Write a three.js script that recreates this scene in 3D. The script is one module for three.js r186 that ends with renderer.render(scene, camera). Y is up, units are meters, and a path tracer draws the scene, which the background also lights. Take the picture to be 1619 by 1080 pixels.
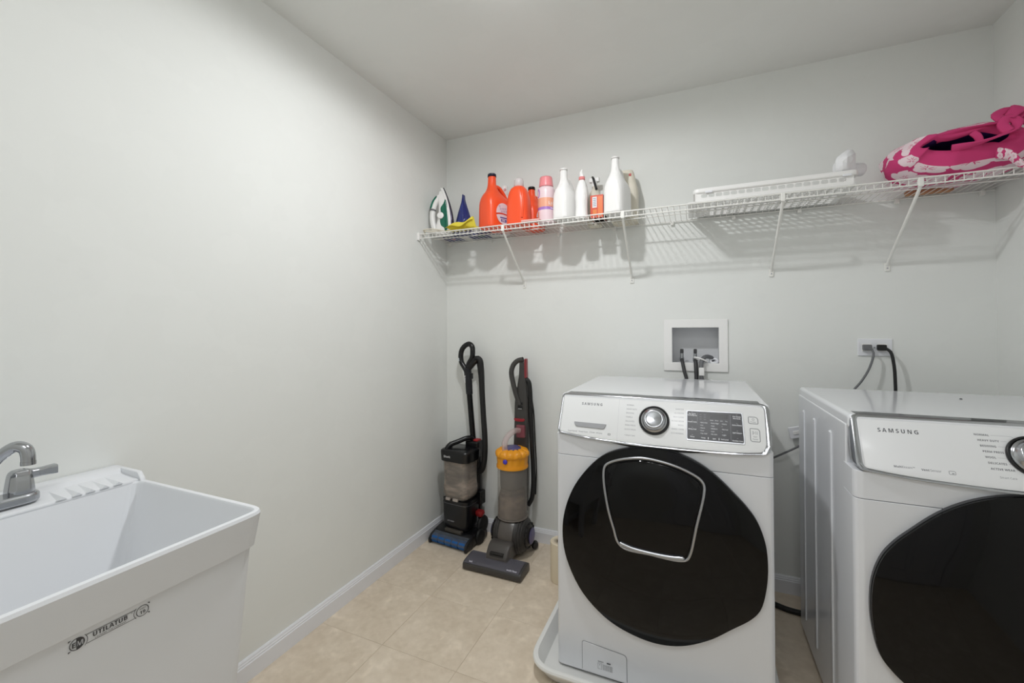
import * as THREE from 'three';
import { RoundedBoxGeometry } from 'three/addons/geometries/RoundedBoxGeometry.js';
import { mergeGeometries, mergeVertices, toCreasedNormals } from 'three/addons/utils/BufferGeometryUtils.js';

import { RectAreaLightUniformsLib } from 'three/addons/lights/RectAreaLightUniformsLib.js';
// ---------------------------------------------------------------- camera, light, exposure
const scene = new THREE.Scene();
const camera = new THREE.PerspectiveCamera(2 * Math.atan(540 / 669.64) * 180 / Math.PI, 1619 / 1080, 0.03, 30);
camera.rotation.order = 'YXZ';
camera.position.set(1.4562, 1.2251, 2.3186);
camera.rotation.set(0.0085, 0.4084, -0.0048);
camera.setViewOffset(1619, 1080, 0, 24.4, 1619, 1080);
scene.add(camera);
RectAreaLightUniformsLib.init();
const renderer = new THREE.WebGLRenderer({ antialias: true });
renderer.toneMapping = THREE.LinearToneMapping;
renderer.toneMappingExposure = 1.0;
renderer.shadowMap.enabled = true;
scene.background = new THREE.Color(0, 0, 0);
const LAMP = { x: 0.925, y: 2.44, z: 1.13, candela: 0.62, nits: 590, size: 0.07 };
const PANEL_LAMP = { x: 1.4, z: 2.4, w: 0.7, d: 0.5, nits: 6.0 };

// ---------------------------------------------------------------- helpers
let seed = 7;
const rnd = () => { seed = (seed * 1664525 + 1013904223) % 4294967296; return seed / 4294967296; };
const hash = (x, y, s) => { let h = Math.imul(x, 374761393) ^ Math.imul(y, 668265263) ^ Math.imul(s, 2147483647 ^ 90001); h = Math.imul(h ^ (h >>> 13), 1274126177); return ((h ^ (h >>> 16)) >>> 0) / 4294967296; };
function noise2(x, y, s, per) {
  const xi = Math.floor(x), yi = Math.floor(y), f = (t) => t * t * (3 - 2 * t), u = f(x - xi), v = f(y - yi);
  const w = (a) => ((a % per) + per) % per;
  const a = hash(w(xi), w(yi), s), b = hash(w(xi + 1), w(yi), s), c = hash(w(xi), w(yi + 1), s), d = hash(w(xi + 1), w(yi + 1), s);
  return a + (b - a) * u + (c - a) * v + (a - b - c + d) * u * v;
}
function fbm(x, y, s, per, oct = 4) { let t = 0, a = 0.5, n = 0; for (let i = 0; i < oct; i++) { t += a * noise2(x, y, s + i, per); n += a; a *= 0.5; x *= 2; y *= 2; per *= 2; } return t / n; }
function dataTex(n, fn, srgb = true) {
  const d = new Uint8Array(n * n * 4);
  for (let j = 0; j < n; j++) for (let i = 0; i < n; i++) { const c = fn(i / n, j / n), k = (j * n + i) * 4; d[k] = c[0]; d[k + 1] = c[1]; d[k + 2] = c[2]; d[k + 3] = 255; }
  const t = new THREE.DataTexture(d, n, n); t.wrapS = t.wrapT = THREE.RepeatWrapping; t.magFilter = THREE.LinearFilter; t.minFilter = THREE.LinearMipmapLinearFilter; t.generateMipmaps = true;
  if (srgb) t.colorSpace = THREE.SRGBColorSpace; t.needsUpdate = true; return t;
}
function canvasTex(w, h, draw) {
  const c = document.createElement('canvas'); c.width = w; c.height = h; draw(c.getContext('2d'), w, h);
  const t = new THREE.CanvasTexture(c); t.colorSpace = THREE.SRGBColorSpace; t.anisotropy = 8; return t;
}
const V = (x, y, z) => new THREE.Vector3(x, y, z);
const M = (color, roughness = 0.5, metalness = 0, more = {}) => new THREE.MeshPhysicalMaterial({ color: new THREE.Color(color), roughness, metalness, ...more });
const used = {};
function numbered(name) { used[name] = (used[name] || 0) + 1; return used[name] === 1 ? name : name + '_' + String(used[name] - 1).padStart(3, '0'); }
function thing(name, label, category, pos = [0, 0, 0], turn = 0, group) {
  const o = new THREE.Group(); o.name = numbered(name); o.position.set(...pos); o.rotation.y = turn; o.userData = { label, category };
  if (group) o.userData.group = group; scene.add(o); return o;
}
function part(parent, name, geo, mat, label, pos) {
  const m = new THREE.Mesh(geo, mat); m.name = name; m.castShadow = m.receiveShadow = true; if (label) m.userData.label = label; if (pos) m.position.set(...pos); parent.add(m); return m;
}
function single(name, geo, mat, label, category, pos = [0, 0, 0], group) {
  const m = part(scene, numbered(name), geo, mat, label, pos); m.userData.category = category; if (group) m.userData.group = group; return m;
}
function struct(name, geo, mat, label, category) {
  const m = geo ? part(scene, name, geo, mat, label) : new THREE.Group(); if (!geo) { m.name = name; m.userData.label = label; scene.add(m); }
  m.userData.kind = 'structure'; m.userData.category = category; return m;
}
const box = (x0, x1, y0, y1, z0, z1) => new THREE.BoxGeometry(x1 - x0, y1 - y0, z1 - z0).translate((x0 + x1) / 2, (y0 + y1) / 2, (z0 + z1) / 2);
const rbox = (x0, x1, y0, y1, z0, z1, r = 0.005, s = 3) => new RoundedBoxGeometry(x1 - x0, y1 - y0, z1 - z0, s, Math.min(r, (x1 - x0) / 2.01, (y1 - y0) / 2.01, (z1 - z0) / 2.01)).translate((x0 + x1) / 2, (y0 + y1) / 2, (z0 + z1) / 2);
const tube = (pts, r, n = 32, rs = 8, closed = false) => new THREE.TubeGeometry(new THREE.CatmullRomCurve3(pts.map((p) => (p.isVector3 ? p : V(...p))), closed, 'centripetal'), n, r, rs, closed);
function ctube(pts, r, n = 32, rs = 8) { // a tube with rounded ends
  const a = pts[0], b = pts[pts.length - 1], g = [tube(pts, r, n, rs)];
  for (const p of [a, b]) g.push(new THREE.SphereGeometry(r, rs, 6).translate(...p));
  return merge(g);
}
function merge(list) { return mergeGeometries(list.map((g) => { const q = g.index ? g.toNonIndexed() : g.clone(); for (const k of Object.keys(q.attributes)) if (!['position', 'normal', 'uv'].includes(k)) q.deleteAttribute(k); return q; })); }
function rod(a, b, r, rs = 8) { const A = V(...a), B = V(...b), d = B.clone().sub(A), g = new THREE.CylinderGeometry(r, r, d.length(), rs); g.applyQuaternion(new THREE.Quaternion().setFromUnitVectors(V(0, 1, 0), d.normalize())); return g.translate((A.x + B.x) / 2, (A.y + B.y) / 2, (A.z + B.z) / 2); }
const lathe = (pts, seg = 40) => new THREE.LatheGeometry(pts.map((p) => new THREE.Vector2(Math.max(p[0], 0.00001), p[1])), seg);
function smooth(g, ang = 0.6) { g.deleteAttribute('normal'); const u = g.getAttribute('uv'); if (u) g.deleteAttribute('uv'); return toCreasedNormals(mergeVertices(g, 1e-5), ang); }
function loft(secs, { seg = 40, per = 6, cap0 = true, cap1 = true, crease = 0.7, wob } = {}) {
  // sections along y: { y, x, z, rx, rz, n }
  const keys = ['y', 'x', 'z', 'rx', 'rz', 'n'], S = secs.map((s) => ({ x: 0, z: 0, n: 2, ...s })), out = [];
  const cr = (a, b, c, d, t) => 0.5 * (2 * b + (c - a) * t + (2 * a - 5 * b + 4 * c - d) * t * t + (3 * b - a - 3 * c + d) * t * t * t);
  for (let i = 0; i < S.length - 1; i++) {
    const p = per === 1 || S[i].hard || S[i + 1].hard ? 1 : per;
    for (let k = 0; k < p; k++) { const o = {}; for (const q of keys) o[q] = p === 1 ? S[i][q] : cr((S[i - 1] && !S[i].hard ? S[i - 1] : S[i])[q], S[i][q], S[i + 1][q], (S[i + 2] || S[i + 1])[q], k / p); out.push(o); }
  }
  out.push(S[S.length - 1]);
  const pos = [], uv = [], idx = [];
  out.forEach((s, j) => { for (let i = 0; i <= seg; i++) { const t = (i % seg) / seg * Math.PI * 2, c = Math.cos(t), d = Math.sin(t), e = 2 / s.n; let px = s.x + Math.sign(c) * Math.pow(Math.abs(c), e) * s.rx, pz = s.z + Math.sign(d) * Math.pow(Math.abs(d), e) * s.rz, py = s.y; if (wob) [px, py, pz] = wob(px, py, pz, t, j / (out.length - 1)); pos.push(px, py, pz); uv.push(i / seg, j / (out.length - 1)); } });
  const W = seg + 1;
  for (let j = 0; j < out.length - 1; j++) for (let i = 0; i < seg; i++) { const a = j * W + i, b = a + 1, c = a + W, d = c + 1; idx.push(a, c, b, b, c, d); }
  const capit = (j, up) => { const s = out[j], k = pos.length / 3; let cx = 0, cy = 0, cz = 0; for (let i = 0; i < seg; i++) { cx += pos[(j * W + i) * 3]; cy += pos[(j * W + i) * 3 + 1]; cz += pos[(j * W + i) * 3 + 2]; } pos.push(cx / seg, cy / seg, cz / seg); uv.push(0.5, up ? 1 : 0); for (let i = 0; i < seg; i++) up ? idx.push(j * W + i, k, j * W + i + 1) : idx.push(j * W + i, j * W + i + 1, k); };
  if (cap0) capit(0, false); if (cap1) capit(out.length - 1, true);
  const g = new THREE.BufferGeometry(); g.setAttribute('position', new THREE.Float32BufferAttribute(pos, 3)); g.setAttribute('uv', new THREE.Float32BufferAttribute(uv, 2)); g.setIndex(idx); g.computeVertexNormals();
  return toCreasedNormals(g, crease);
}
const shapeOf = (pts, curve = true, n = 80) => { const p2 = pts.map((p) => new THREE.Vector2(...p)); if (!curve) return new THREE.Shape(p2); const c = new THREE.CatmullRomCurve3(pts.map((p) => V(p[0], p[1], 0)), true, 'centripetal'); return new THREE.Shape(c.getPoints(n).slice(0, -1).map((p) => new THREE.Vector2(p.x, p.y))); };
function roundPoly(pts, r, seg = 8) { // polygon with rounded corners; r number or array
  const out = [], n = pts.length;
  pts.forEach((p, i) => {
    const a = pts[(i + n - 1) % n], b = pts[(i + 1) % n], R = Array.isArray(r) ? r[i] : r; if (!R) { out.push(p); return; }
    const da = Math.hypot(a[0] - p[0], a[1] - p[1]), db = Math.hypot(b[0] - p[0], b[1] - p[1]), k = Math.min(R, da * 0.49, db * 0.49);
    const A = [p[0] + (a[0] - p[0]) / da * k, p[1] + (a[1] - p[1]) / da * k], B = [p[0] + (b[0] - p[0]) / db * k, p[1] + (b[1] - p[1]) / db * k];
    for (let s = 0; s <= seg; s++) { const t = s / seg, u = 1 - t; out.push([u * u * A[0] + 2 * u * t * p[0] + t * t * B[0], u * u * A[1] + 2 * u * t * p[1] + t * t * B[1]]); }
  }); return out;
}
const rrect = (x0, x1, y0, y1, r, seg = 6) => roundPoly([[x0, y0], [x1, y0], [x1, y1], [x0, y1]], r, seg);
const hole = (shape, pts) => { shape.holes.push(new THREE.Path(pts.map((p) => new THREE.Vector2(...p)))); return shape; };
function extr(shape, depth, bevel = 0, bs = 2, z = 0) { return new THREE.ExtrudeGeometry(shape, { depth: depth - 2 * bevel, bevelEnabled: bevel > 0, bevelSize: bevel, bevelThickness: bevel, bevelOffset: -bevel, bevelSegments: bs, curveSegments: 12 }).translate(0, 0, z + bevel); }
function planarUV(g, u0, u1, v0, v1, ax = 'x', ay = 'y') { const p = g.attributes.position, uv = new Float32Array(p.count * 2), get = { x: (i) => p.getX(i), y: (i) => p.getY(i), z: (i) => p.getZ(i) }; for (let i = 0; i < p.count; i++) { uv[2 * i] = (get[ax](i) - u0) / (u1 - u0); uv[2 * i + 1] = (get[ay](i) - v0) / (v1 - v0); } g.setAttribute('uv', new THREE.BufferAttribute(uv, 2)); return g; }
function warp(g, fn) { const p = g.attributes.position; for (let i = 0; i < p.count; i++) { const q = fn(p.getX(i), p.getY(i), p.getZ(i)); p.setXYZ(i, ...q); } g.computeVertexNormals(); return g; }
function decal(parent, name, tex, w, h, pos, rot = [0, 0, 0], label, rough = 0.4) { const m = part(parent, name, new THREE.PlaneGeometry(w, h), new THREE.MeshStandardMaterial({ map: tex, transparent: true, roughness: rough, polygonOffset: true, polygonOffsetFactor: -1 }), label); m.position.set(...pos); m.rotation.set(...rot); m.castShadow = false; return m; }
function textTex(str, w, h, font, color, extra) { return canvasTex(w, h, (c) => { c.clearRect(0, 0, w, h); c.fillStyle = color; c.font = font; c.textAlign = 'center'; c.textBaseline = 'middle'; c.fillText(str, w / 2, h / 2); if (extra) extra(c, w, h); }); }

// ---------------------------------------------------------------- materials
const wallTex = dataTex(256, (u, v) => { const k = 252 + 1.5 * (fbm(u * 8, v * 8, 3, 8, 4) - 0.5) * 2; return [k, k, k]; });
const wallBump = dataTex(256, (u, v) => { const k = 255 * fbm(u * 48, v * 48, 11, 48, 2); return [k, k, k]; }, false);
const lin = (r, g, b) => new THREE.Color().setRGB(r, g, b);
const paint = (r, g, b) => new THREE.MeshStandardMaterial({ color: lin(r, g, b), roughness: 0.75, map: wallTex, bumpMap: wallBump, bumpScale: 0.0004 });
const MAT = {
  wall: paint(0.888, 0.902, 0.872), ceiling: paint(0.908, 0.921, 0.896), trim: M('#f0f1f5', 0.35), white: M('#eaecf0', 0.18, 0, { clearcoat: 0.6, clearcoatRoughness: 0.08 }),
  enamel: M('#e8eaee', 0.28, 0, { clearcoat: 0.5, clearcoatRoughness: 0.12 }), chrome: M('#b3b5b9', 0.17, 1), satin: M('#b4b6ba', 0.28, 1), black: M('#08080a', 0.35), gloss: M('#020203', 0.05, 0, { specularIntensity: 0.55 }),
  wire: M('#f4f3ee', 0.35), tub: M('#e9ebee', 0.38), pan: M('#e9e9e6', 0.35), rubber: M('#111112', 0.6), graycord: M('#6c6d70', 0.5), hose: M('#3a3a3c', 0.5),
  navy: M('#1a1f38', 0.35), orange: M('#ff5a2e', 0.34), whitePlastic: M('#f8f7f5', 0.35), cream: M('#e6e0d0', 0.45),
};
function metreUV(g, s = 1) { // uv in metres by the main direction of each face
  const q = g.index ? g.toNonIndexed() : g; const p = q.attributes.position, n = q.attributes.normal, uv = new Float32Array(p.count * 2);
  for (let i = 0; i < p.count; i++) { const ax = Math.abs(n.getX(i)), ay = Math.abs(n.getY(i)), az = Math.abs(n.getZ(i)); if (ay >= ax && ay >= az) { uv[2 * i] = p.getX(i) * s; uv[2 * i + 1] = p.getZ(i) * s; } else if (ax >= az) { uv[2 * i] = p.getZ(i) * s; uv[2 * i + 1] = p.getY(i) * s; } else { uv[2 * i] = p.getX(i) * s; uv[2 * i + 1] = p.getY(i) * s; } }
  q.setAttribute('uv', new THREE.BufferAttribute(uv, 2)); return q;
}

// ---------------------------------------------------------------- room shell
const RW = 2.5614, RH = 2.44, RD = 2.8, T = 0.12;
const BX = { x0: 1.347, x1: 1.562, y0: 1.054, y1: 1.231 };
{
  const s = new THREE.Shape([[-T, -T], [RW + T, -T], [RW + T, RH + T], [-T, RH + T]].map((p) => new THREE.Vector2(...p)));
  hole(s, [[BX.x0 - 0.004, BX.y0 - 0.004], [BX.x1 + 0.004, BX.y0 - 0.004], [BX.x1 + 0.004, BX.y1 + 0.004], [BX.x0 - 0.004, BX.y1 + 0.004]]);
  struct('wall_back', metreUV(extr(s, T, 0, 1, -T)), MAT.wall, 'pale grey painted wall behind the washer and dryer', 'wall');
  struct('wall_left', metreUV(box(-T, 0, -T, RH + T, 0, RD)), MAT.wall, 'pale grey painted wall beside the utility sink', 'wall');
  const r = new THREE.Shape([[0, -T], [RD, -T], [RD, RH + T], [0, RH + T]].map((p) => new THREE.Vector2(...p)));
  const rg = extr(r, T); rg.rotateY(-Math.PI / 2); rg.translate(RW + T, 0, 0);
  struct('wall_right', metreUV(rg), MAT.wall, 'pale grey painted wall beside the dryer', 'wall');
  struct('wall_front', metreUV(box(-T, RW + T, -T, RH + T, RD, RD + T)), MAT.wall, 'pale grey painted wall facing the washer', 'wall');
  const cs = new THREE.Shape([[-T, 0], [RW + T, 0], [RW + T, RD + T], [-T, RD + T]].map((p) => new THREE.Vector2(...p)));
  const cg = extr(cs, T); cg.rotateX(Math.PI / 2); cg.translate(0, RH + T, 0);
  struct('ceiling', metreUV(cg), MAT.ceiling, 'flat off-white painted ceiling', 'ceiling');
  // closed panel door on the wall behind the camera
  const d = struct('door_1', null, null, 'white panelled door on the wall facing the washer', 'door');
  part(d, 'door_leaf', rbox(1.5, 2.3, 0.01, 2.03, RD - 0.03, RD - 0.001, 0.004), MAT.trim);
  for (const [x0, x1] of [[1.6, 1.86], [1.94, 2.2]]) for (const [y0, y1] of [[0.2, 0.9], [1.05, 1.85]]) part(d, 'panel', rbox(x0, x1, y0, y1, RD - 0.038, RD - 0.026, 0.006), MAT.trim);
  part(d, 'handle', merge([rod([1.56, 0.98, RD - 0.03], [1.56, 0.98, RD - 0.08], 0.012), new THREE.SphereGeometry(0.028, 20, 14).translate(1.56, 0.98, RD - 0.09)]), MAT.satin, 'brushed metal door knob');
  const f = [box(1.42, 1.495, 0, 2.11, RD - 0.018, RD), box(2.305, 2.38, 0, 2.11, RD - 0.018, RD), box(1.42, 2.38, 2.035, 2.11, RD - 0.018, RD)];
  struct('trim_1', merge(f), MAT.trim, 'white casing around the panelled door', 'trim');
}
// floor: a bed and square vinyl tiles
{
  const fl = struct('floor', null, null, 'beige mottled square tile floor', 'floor');
  part(fl, 'floor_bed', box(-T, RW + T, -T, -0.0014, -T, RD + T), M('#cbbda8', 0.8), 'thin grey-beige joints');
  const tex = dataTex(1024, (u, v) => {
    const a = fbm(u * 10, v * 10, 21, 10, 5), b = fbm(u * 60, v * 60, 41, 60, 3), c = fbm(u * 26 + 3 * a, v * 26, 61, 26, 3);
    const k = 0.5 + (a - 0.5) * 0.8 + (b - 0.5) * 0.8 + (c - 0.5) * 0.5, m = Math.max(0, Math.min(1, k));
    const vein = c > 0.62 ? (c - 0.62) * 40 : 0;
    return [216 + 20 * m + vein, 200 + 22 * m + vein, 178 + 24 * m + vein];
  });
  const mat = new THREE.MeshStandardMaterial({ map: tex, roughness: 0.42 });
  const P = 0.331, G = 0.0005, geos = [];
  for (let k = 0; k < 12; k++) { const g = metreUV(rbox(-P / 2 + G, P / 2 - G, -0.004, 0, -P / 2 + G, P / 2 - G, 0.0006, 1)); const uv = g.attributes.uv, ou = rnd(), ov = rnd(); for (let i = 0; i < uv.count; i++) uv.setXY(i, uv.getX(i) / 1.1 + ou, uv.getY(i) / 1.1 + ov); geos.push(g); }
  for (let i = -1; i < 8; i++) for (let j = -1; j < 10; j++) part(fl, 'tile', geos[Math.floor(rnd() * 12)], mat, undefined, [0.328 + P * (i - 0.5) - (i < 0 ? 0 : 0), 0, 0.998 - P * 3 + P * (j + 0.5)]);
}
// baseboards
{
  const prof = [[0, 0], [0.014, 0], [0.014, 0.058], [0.011, 0.061], [0.011, 0.066], [0.0085, 0.069], [0.0075, 0.074], [0.004, 0.0785], [0, 0.0785]];
  const mk = (L) => extr(shapeOf(prof, false), L);
  const fix = (g) => { g.computeVertexNormals(); return g; };
  const mkBack = () => { const g = mk(RW), p = g.attributes.position, q = []; for (let i = 0; i < p.count; i += 3) for (const k of [0, 2, 1]) q.push(p.getZ(i + k), p.getY(i + k), p.getX(i + k)); const n = new THREE.BufferGeometry(); n.setAttribute('position', new THREE.Float32BufferAttribute(q, 3)); n.computeVertexNormals(); return n; };
  struct('baseboard_back', mkBack(), MAT.trim, 'white moulded baseboard along the wall behind the appliances', 'baseboard');
  const l = mk(RD - 0.014); l.translate(0, 0, 0.014); struct('baseboard_left', fix(l), MAT.trim, 'white moulded baseboard along the sink wall', 'baseboard');
}
// ceiling light, above the frame
{
  const o = thing('ceiling_light', 'small round ceiling lamp with a domed lens in a white trim ring', 'lamp', [LAMP.x, LAMP.y, LAMP.z]);
  part(o, 'trim_ring', lathe([[0.06, 0], [0.06, -0.012], [0.078, -0.012], [0.085, -0.004], [0.085, 0], [0.06, 0]], 48), MAT.trim);
  part(o, 'lens', lathe([[0, -0.062], [0.02, -0.06], [0.04, -0.051], [0.054, -0.034], [0.06, -0.012], [0.06, -0.001], [0, -0.001]], 40), new THREE.MeshStandardMaterial({ color: '#ffffff', emissive: '#fbfcff', emissiveIntensity: 14, roughness: 0.5 }), 'glowing domed lens');
  const L = new THREE.SpotLight(new THREE.Color(0.972, 0.985, 1.0), LAMP.candela, 0, 1.53, 0.14, 2); L.position.set(LAMP.x, LAMP.y - 0.045, LAMP.z); L.target.position.set(LAMP.x, 0, LAMP.z); L.castShadow = true; L.shadow.radius = 1.7; L.shadow.mapSize.set(2048, 2048); L.name = 'ceiling_lamp_light'; scene.add(L, L.target);
  const A = new THREE.RectAreaLight(new THREE.Color(0.972, 0.985, 1.0), LAMP.nits, LAMP.size, LAMP.size); A.position.set(LAMP.x, LAMP.y - 0.066, LAMP.z); A.lookAt(LAMP.x, 0, LAMP.z + 1e-4); A.name = 'ceiling_lamp_panel'; scene.add(A);
}

{
  const P = PANEL_LAMP, o = thing('ceiling_panel_light', 'flat rectangular ceiling panel lamp in a thin white frame', 'lamp', [P.x, RH, P.z]);
  part(o, 'frame', merge([box(-P.w / 2 - 0.02, P.w / 2 + 0.02, -0.02, 0, -P.d / 2 - 0.02, -P.d / 2), box(-P.w / 2 - 0.02, P.w / 2 + 0.02, -0.02, 0, P.d / 2, P.d / 2 + 0.02), box(-P.w / 2 - 0.02, -P.w / 2, -0.02, 0, -P.d / 2, P.d / 2), box(P.w / 2, P.w / 2 + 0.02, -0.02, 0, -P.d / 2, P.d / 2)]), MAT.trim);
  part(o, 'diffuser', box(-P.w / 2, P.w / 2, -0.014, -0.002, -P.d / 2, P.d / 2), new THREE.MeshStandardMaterial({ color: '#ffffff', emissive: '#fbfcff', emissiveIntensity: 1, roughness: 0.6 }), 'glowing diffuser');
  const A = new THREE.RectAreaLight(new THREE.Color(0.972, 0.985, 1.0), P.nits, P.w, P.d); A.position.set(P.x, RH - 0.022, P.z); A.lookAt(P.x, 0, P.z + 1e-4); A.name = 'ceiling_panel_lamp_light'; scene.add(A);
}

// ---------------------------------------------------------------- washer and dryer
const DOOR = [[1.295, 0.829], [1.213, 0.813], [1.149, 0.779], [1.068, 0.685], [1.026, 0.59], [1.014, 0.503], [1.027, 0.413], [1.082, 0.306], [1.165, 0.234], [1.245, 0.203], [1.329, 0.193], [1.407, 0.207], [1.489, 0.249], [1.554, 0.301], [1.605, 0.344], [1.63, 0.379], [1.646, 0.447], [1.65, 0.509], [1.644, 0.577], [1.624, 0.637], [1.599, 0.675], [1.569, 0.708], [1.506, 0.768], [1.441, 0.807], [1.373, 0.827]];
const X0 = 0.986, X1 = 1.672, ZF = 0.832, DC = [1.332, 0.515];
const PANEL = roundPoly([[0.991, 0.862], [1.0, 0.849], [1.1, 0.8385], [1.24, 0.8325], [1.44, 0.832], [1.58, 0.8345], [1.655, 0.842], [1.668, 0.866], [1.669, 0.985], [0.994, 0.985]], [0.012, 0.012, 0.05, 0.05, 0.05, 0.04, 0.02, 0.02, 0.026, 0.016], 6);
const faceZ = (y) => 0.768 + (0.985 - y) * 0.5; // the console leans back
const LEAN = -Math.atan(0.5);
function doorGeo(pts, c, z0, h, pw = 3.2, side = 0.03) {
  const cv = new THREE.CatmullRomCurve3(pts.map((p) => V(p[0], p[1], 0)), true, 'centripetal').getPoints(120).slice(0, -1), n = cv.length, rings = 22, pos = [], idx = [];
  const ring = (s, z) => cv.forEach((p) => pos.push(c[0] + (p.x - c[0]) * s, c[1] + (p.y - c[1]) * s, z));
  ring(1, z0 - side);
  for (let k = 0; k < rings; k++) { const s = 1 - k / rings; ring(s, z0 + h * (1 - Math.pow(s, pw))); }
  pos.push(c[0], c[1], z0 + h);
  for (let k = 0; k < rings; k++) for (let i = 0; i < n; i++) { const a = k * n + i, b = k * n + (i + 1) % n; idx.push(a, b, a + n, b, b + n, a + n); }
  const last = rings * n; for (let i = 0; i < n; i++) idx.push(last + i, last + (i + 1) % n, pos.length / 3 - 1);
  let area = 0; for (let i = 0; i < n; i++) { const p = cv[i], q = cv[(i + 1) % n]; area += p.x * q.y - q.x * p.y; }
  if (area < 0) for (let i = 0; i < idx.length; i += 3) { const t = idx[i]; idx[i] = idx[i + 1]; idx[i + 1] = t; }
  const g = new THREE.BufferGeometry(); g.setAttribute('position', new THREE.Float32BufferAttribute(pos, 3)); g.setIndex(idx);
  g.computeVertexNormals(); return toCreasedNormals(g, 0.9);
}
// PANEL runs anticlockwise: the inside lies to the left of each edge
function inset(pts, d) { const n = pts.length; return pts.map((p, i) => { const a = pts[(i + n - 1) % n], b = pts[(i + 1) % n], tx = b[0] - a[0], ty = b[1] - a[1], l = Math.hypot(tx, ty); return [p[0] - ty / l * d, p[1] + tx / l * d]; }); }
function console3(parent, dx, dz, tex, wide) {
  const inn = inset(PANEL, 0.0062).map(([x, y]) => [x > 1.6 && wide > 0 ? x - 0.008 * Math.min(1, (x - 1.6) / 0.05) : x < 1.06 && wide < 0 ? x + 0.008 * Math.min(1, (1.06 - x) / 0.05) : x, y]);
  const place = (g) => warp(g, (x, y, z) => [x + dx, y, z + dz + faceZ(y)]);
  part(parent, 'console_frame', toCreasedNormals(place(extr(hole(shapeOf(PANEL, false), inn), 0.056, 0.002, 3, -0.056)), 0.7), MAT.chrome, 'chrome surround of the control console');
  const fg = planarUV(extr(shapeOf(inset(inn, 0.0004), false), 0.05, 0.0012, 2, -0.0515), 0.985, 1.675, 0.83, 0.99);
  return part(parent, 'control_panel', toCreasedNormals(place(fg), 0.7), new THREE.MeshPhysicalMaterial({ map: tex, roughness: 0.3, clearcoat: 0.4, clearcoatRoughness: 0.1 }), 'white console face with printed cycle names');
}
const px = (x) => (x - 0.985) / 0.69 * 2048, py = (y) => (0.99 - y) / 0.16 * 520;
function spaced(c, str, x, y, sp) { for (const ch of str) { c.fillText(ch, x, y); x += c.measureText(ch).width + sp; } }
function knob(parent, x, y, z) {
  const tilt = (g) => g.rotateX(Math.PI / 2).rotateX(LEAN).translate(x, y, z);
  part(parent, 'knob_ring', tilt(lathe([[0.044, -0.002], [0.0495, -0.002], [0.0495, 0.004], [0.047, 0.006], [0.044, 0.005], [0.044, -0.002]], 56)), MAT.black, 'black ring around the dial');
  part(parent, 'dial', tilt(lathe([[0, 0.0185], [0.02, 0.0195], [0.026, 0.0215], [0.0295, 0.022], [0.033, 0.019], [0.0355, 0.008], [0.041, 0.0075], [0.0438, 0.003], [0.0438, -0.001], [0, -0.001]].reverse(), 56)), MAT.chrome, 'chrome cycle dial');
}
function slabPlan(x0, x1, z0, z1, y0, y1, r) { // upright slab with rounded front corners
  const g = extr(shapeOf(roundPoly([[x0, -z0], [x0, -z1], [x1, -z1], [x1, -z0]], [0, r, r, 0], 8), false), y1 - y0, 0.0008, 1); g.rotateX(-Math.PI / 2); return toCreasedNormals(g.translate(0, y0, 0), 0.5);
}
function cabinet(o, dx, dz, zb, y0) {
  part(o, 'body', rbox(X0 + 0.001 + dx, X1 - 0.001 + dx, y0, 0.955, zb, 0.755 + dz, 0.004), MAT.enamel);
  part(o, 'top_panel', rbox(X0 + 0.004 + dx, X1 - 0.002 + dx, 0.943, 0.985, zb - 0.004, 0.772 + dz, 0.012, 4), MAT.white, 'glossy white top');
  part(o, 'front_panel', slabPlan(X0 + dx, X1 + dx, 0.74 + dz, ZF + dz, y0 + 0.002, 0.7722, 0.022), MAT.enamel);
  part(o, 'upper_front_panel', slabPlan(X0 + dx, X1 + dx, 0.74 + dz, ZF - 0.001 + dz, 0.7738, 0.846, 0.022), MAT.enamel);
}
const doorCurve = new THREE.CatmullRomCurve3(DOOR.map((p) => V(p[0], p[1], 0)), true, 'centripetal').getPoints(300).map((p) => [Math.atan2(p.y - DC[1], p.x - DC[0]), Math.hypot(p.x - DC[0], p.y - DC[1])]);
const DZ = 0.85, DH = 0.032;
const surf = (x, y) => { const a = Math.atan2(y - DC[1], x - DC[0]); let best = 9, R = 1; for (const [b, r] of doorCurve) { const d = Math.abs(Math.atan2(Math.sin(b - a), Math.cos(b - a))); if (d < best) { best = d; R = r; } } return DZ + DH * (1 - Math.pow(Math.min(1, Math.hypot(x - DC[0], y - DC[1]) / R), 3.2)); };
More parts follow.
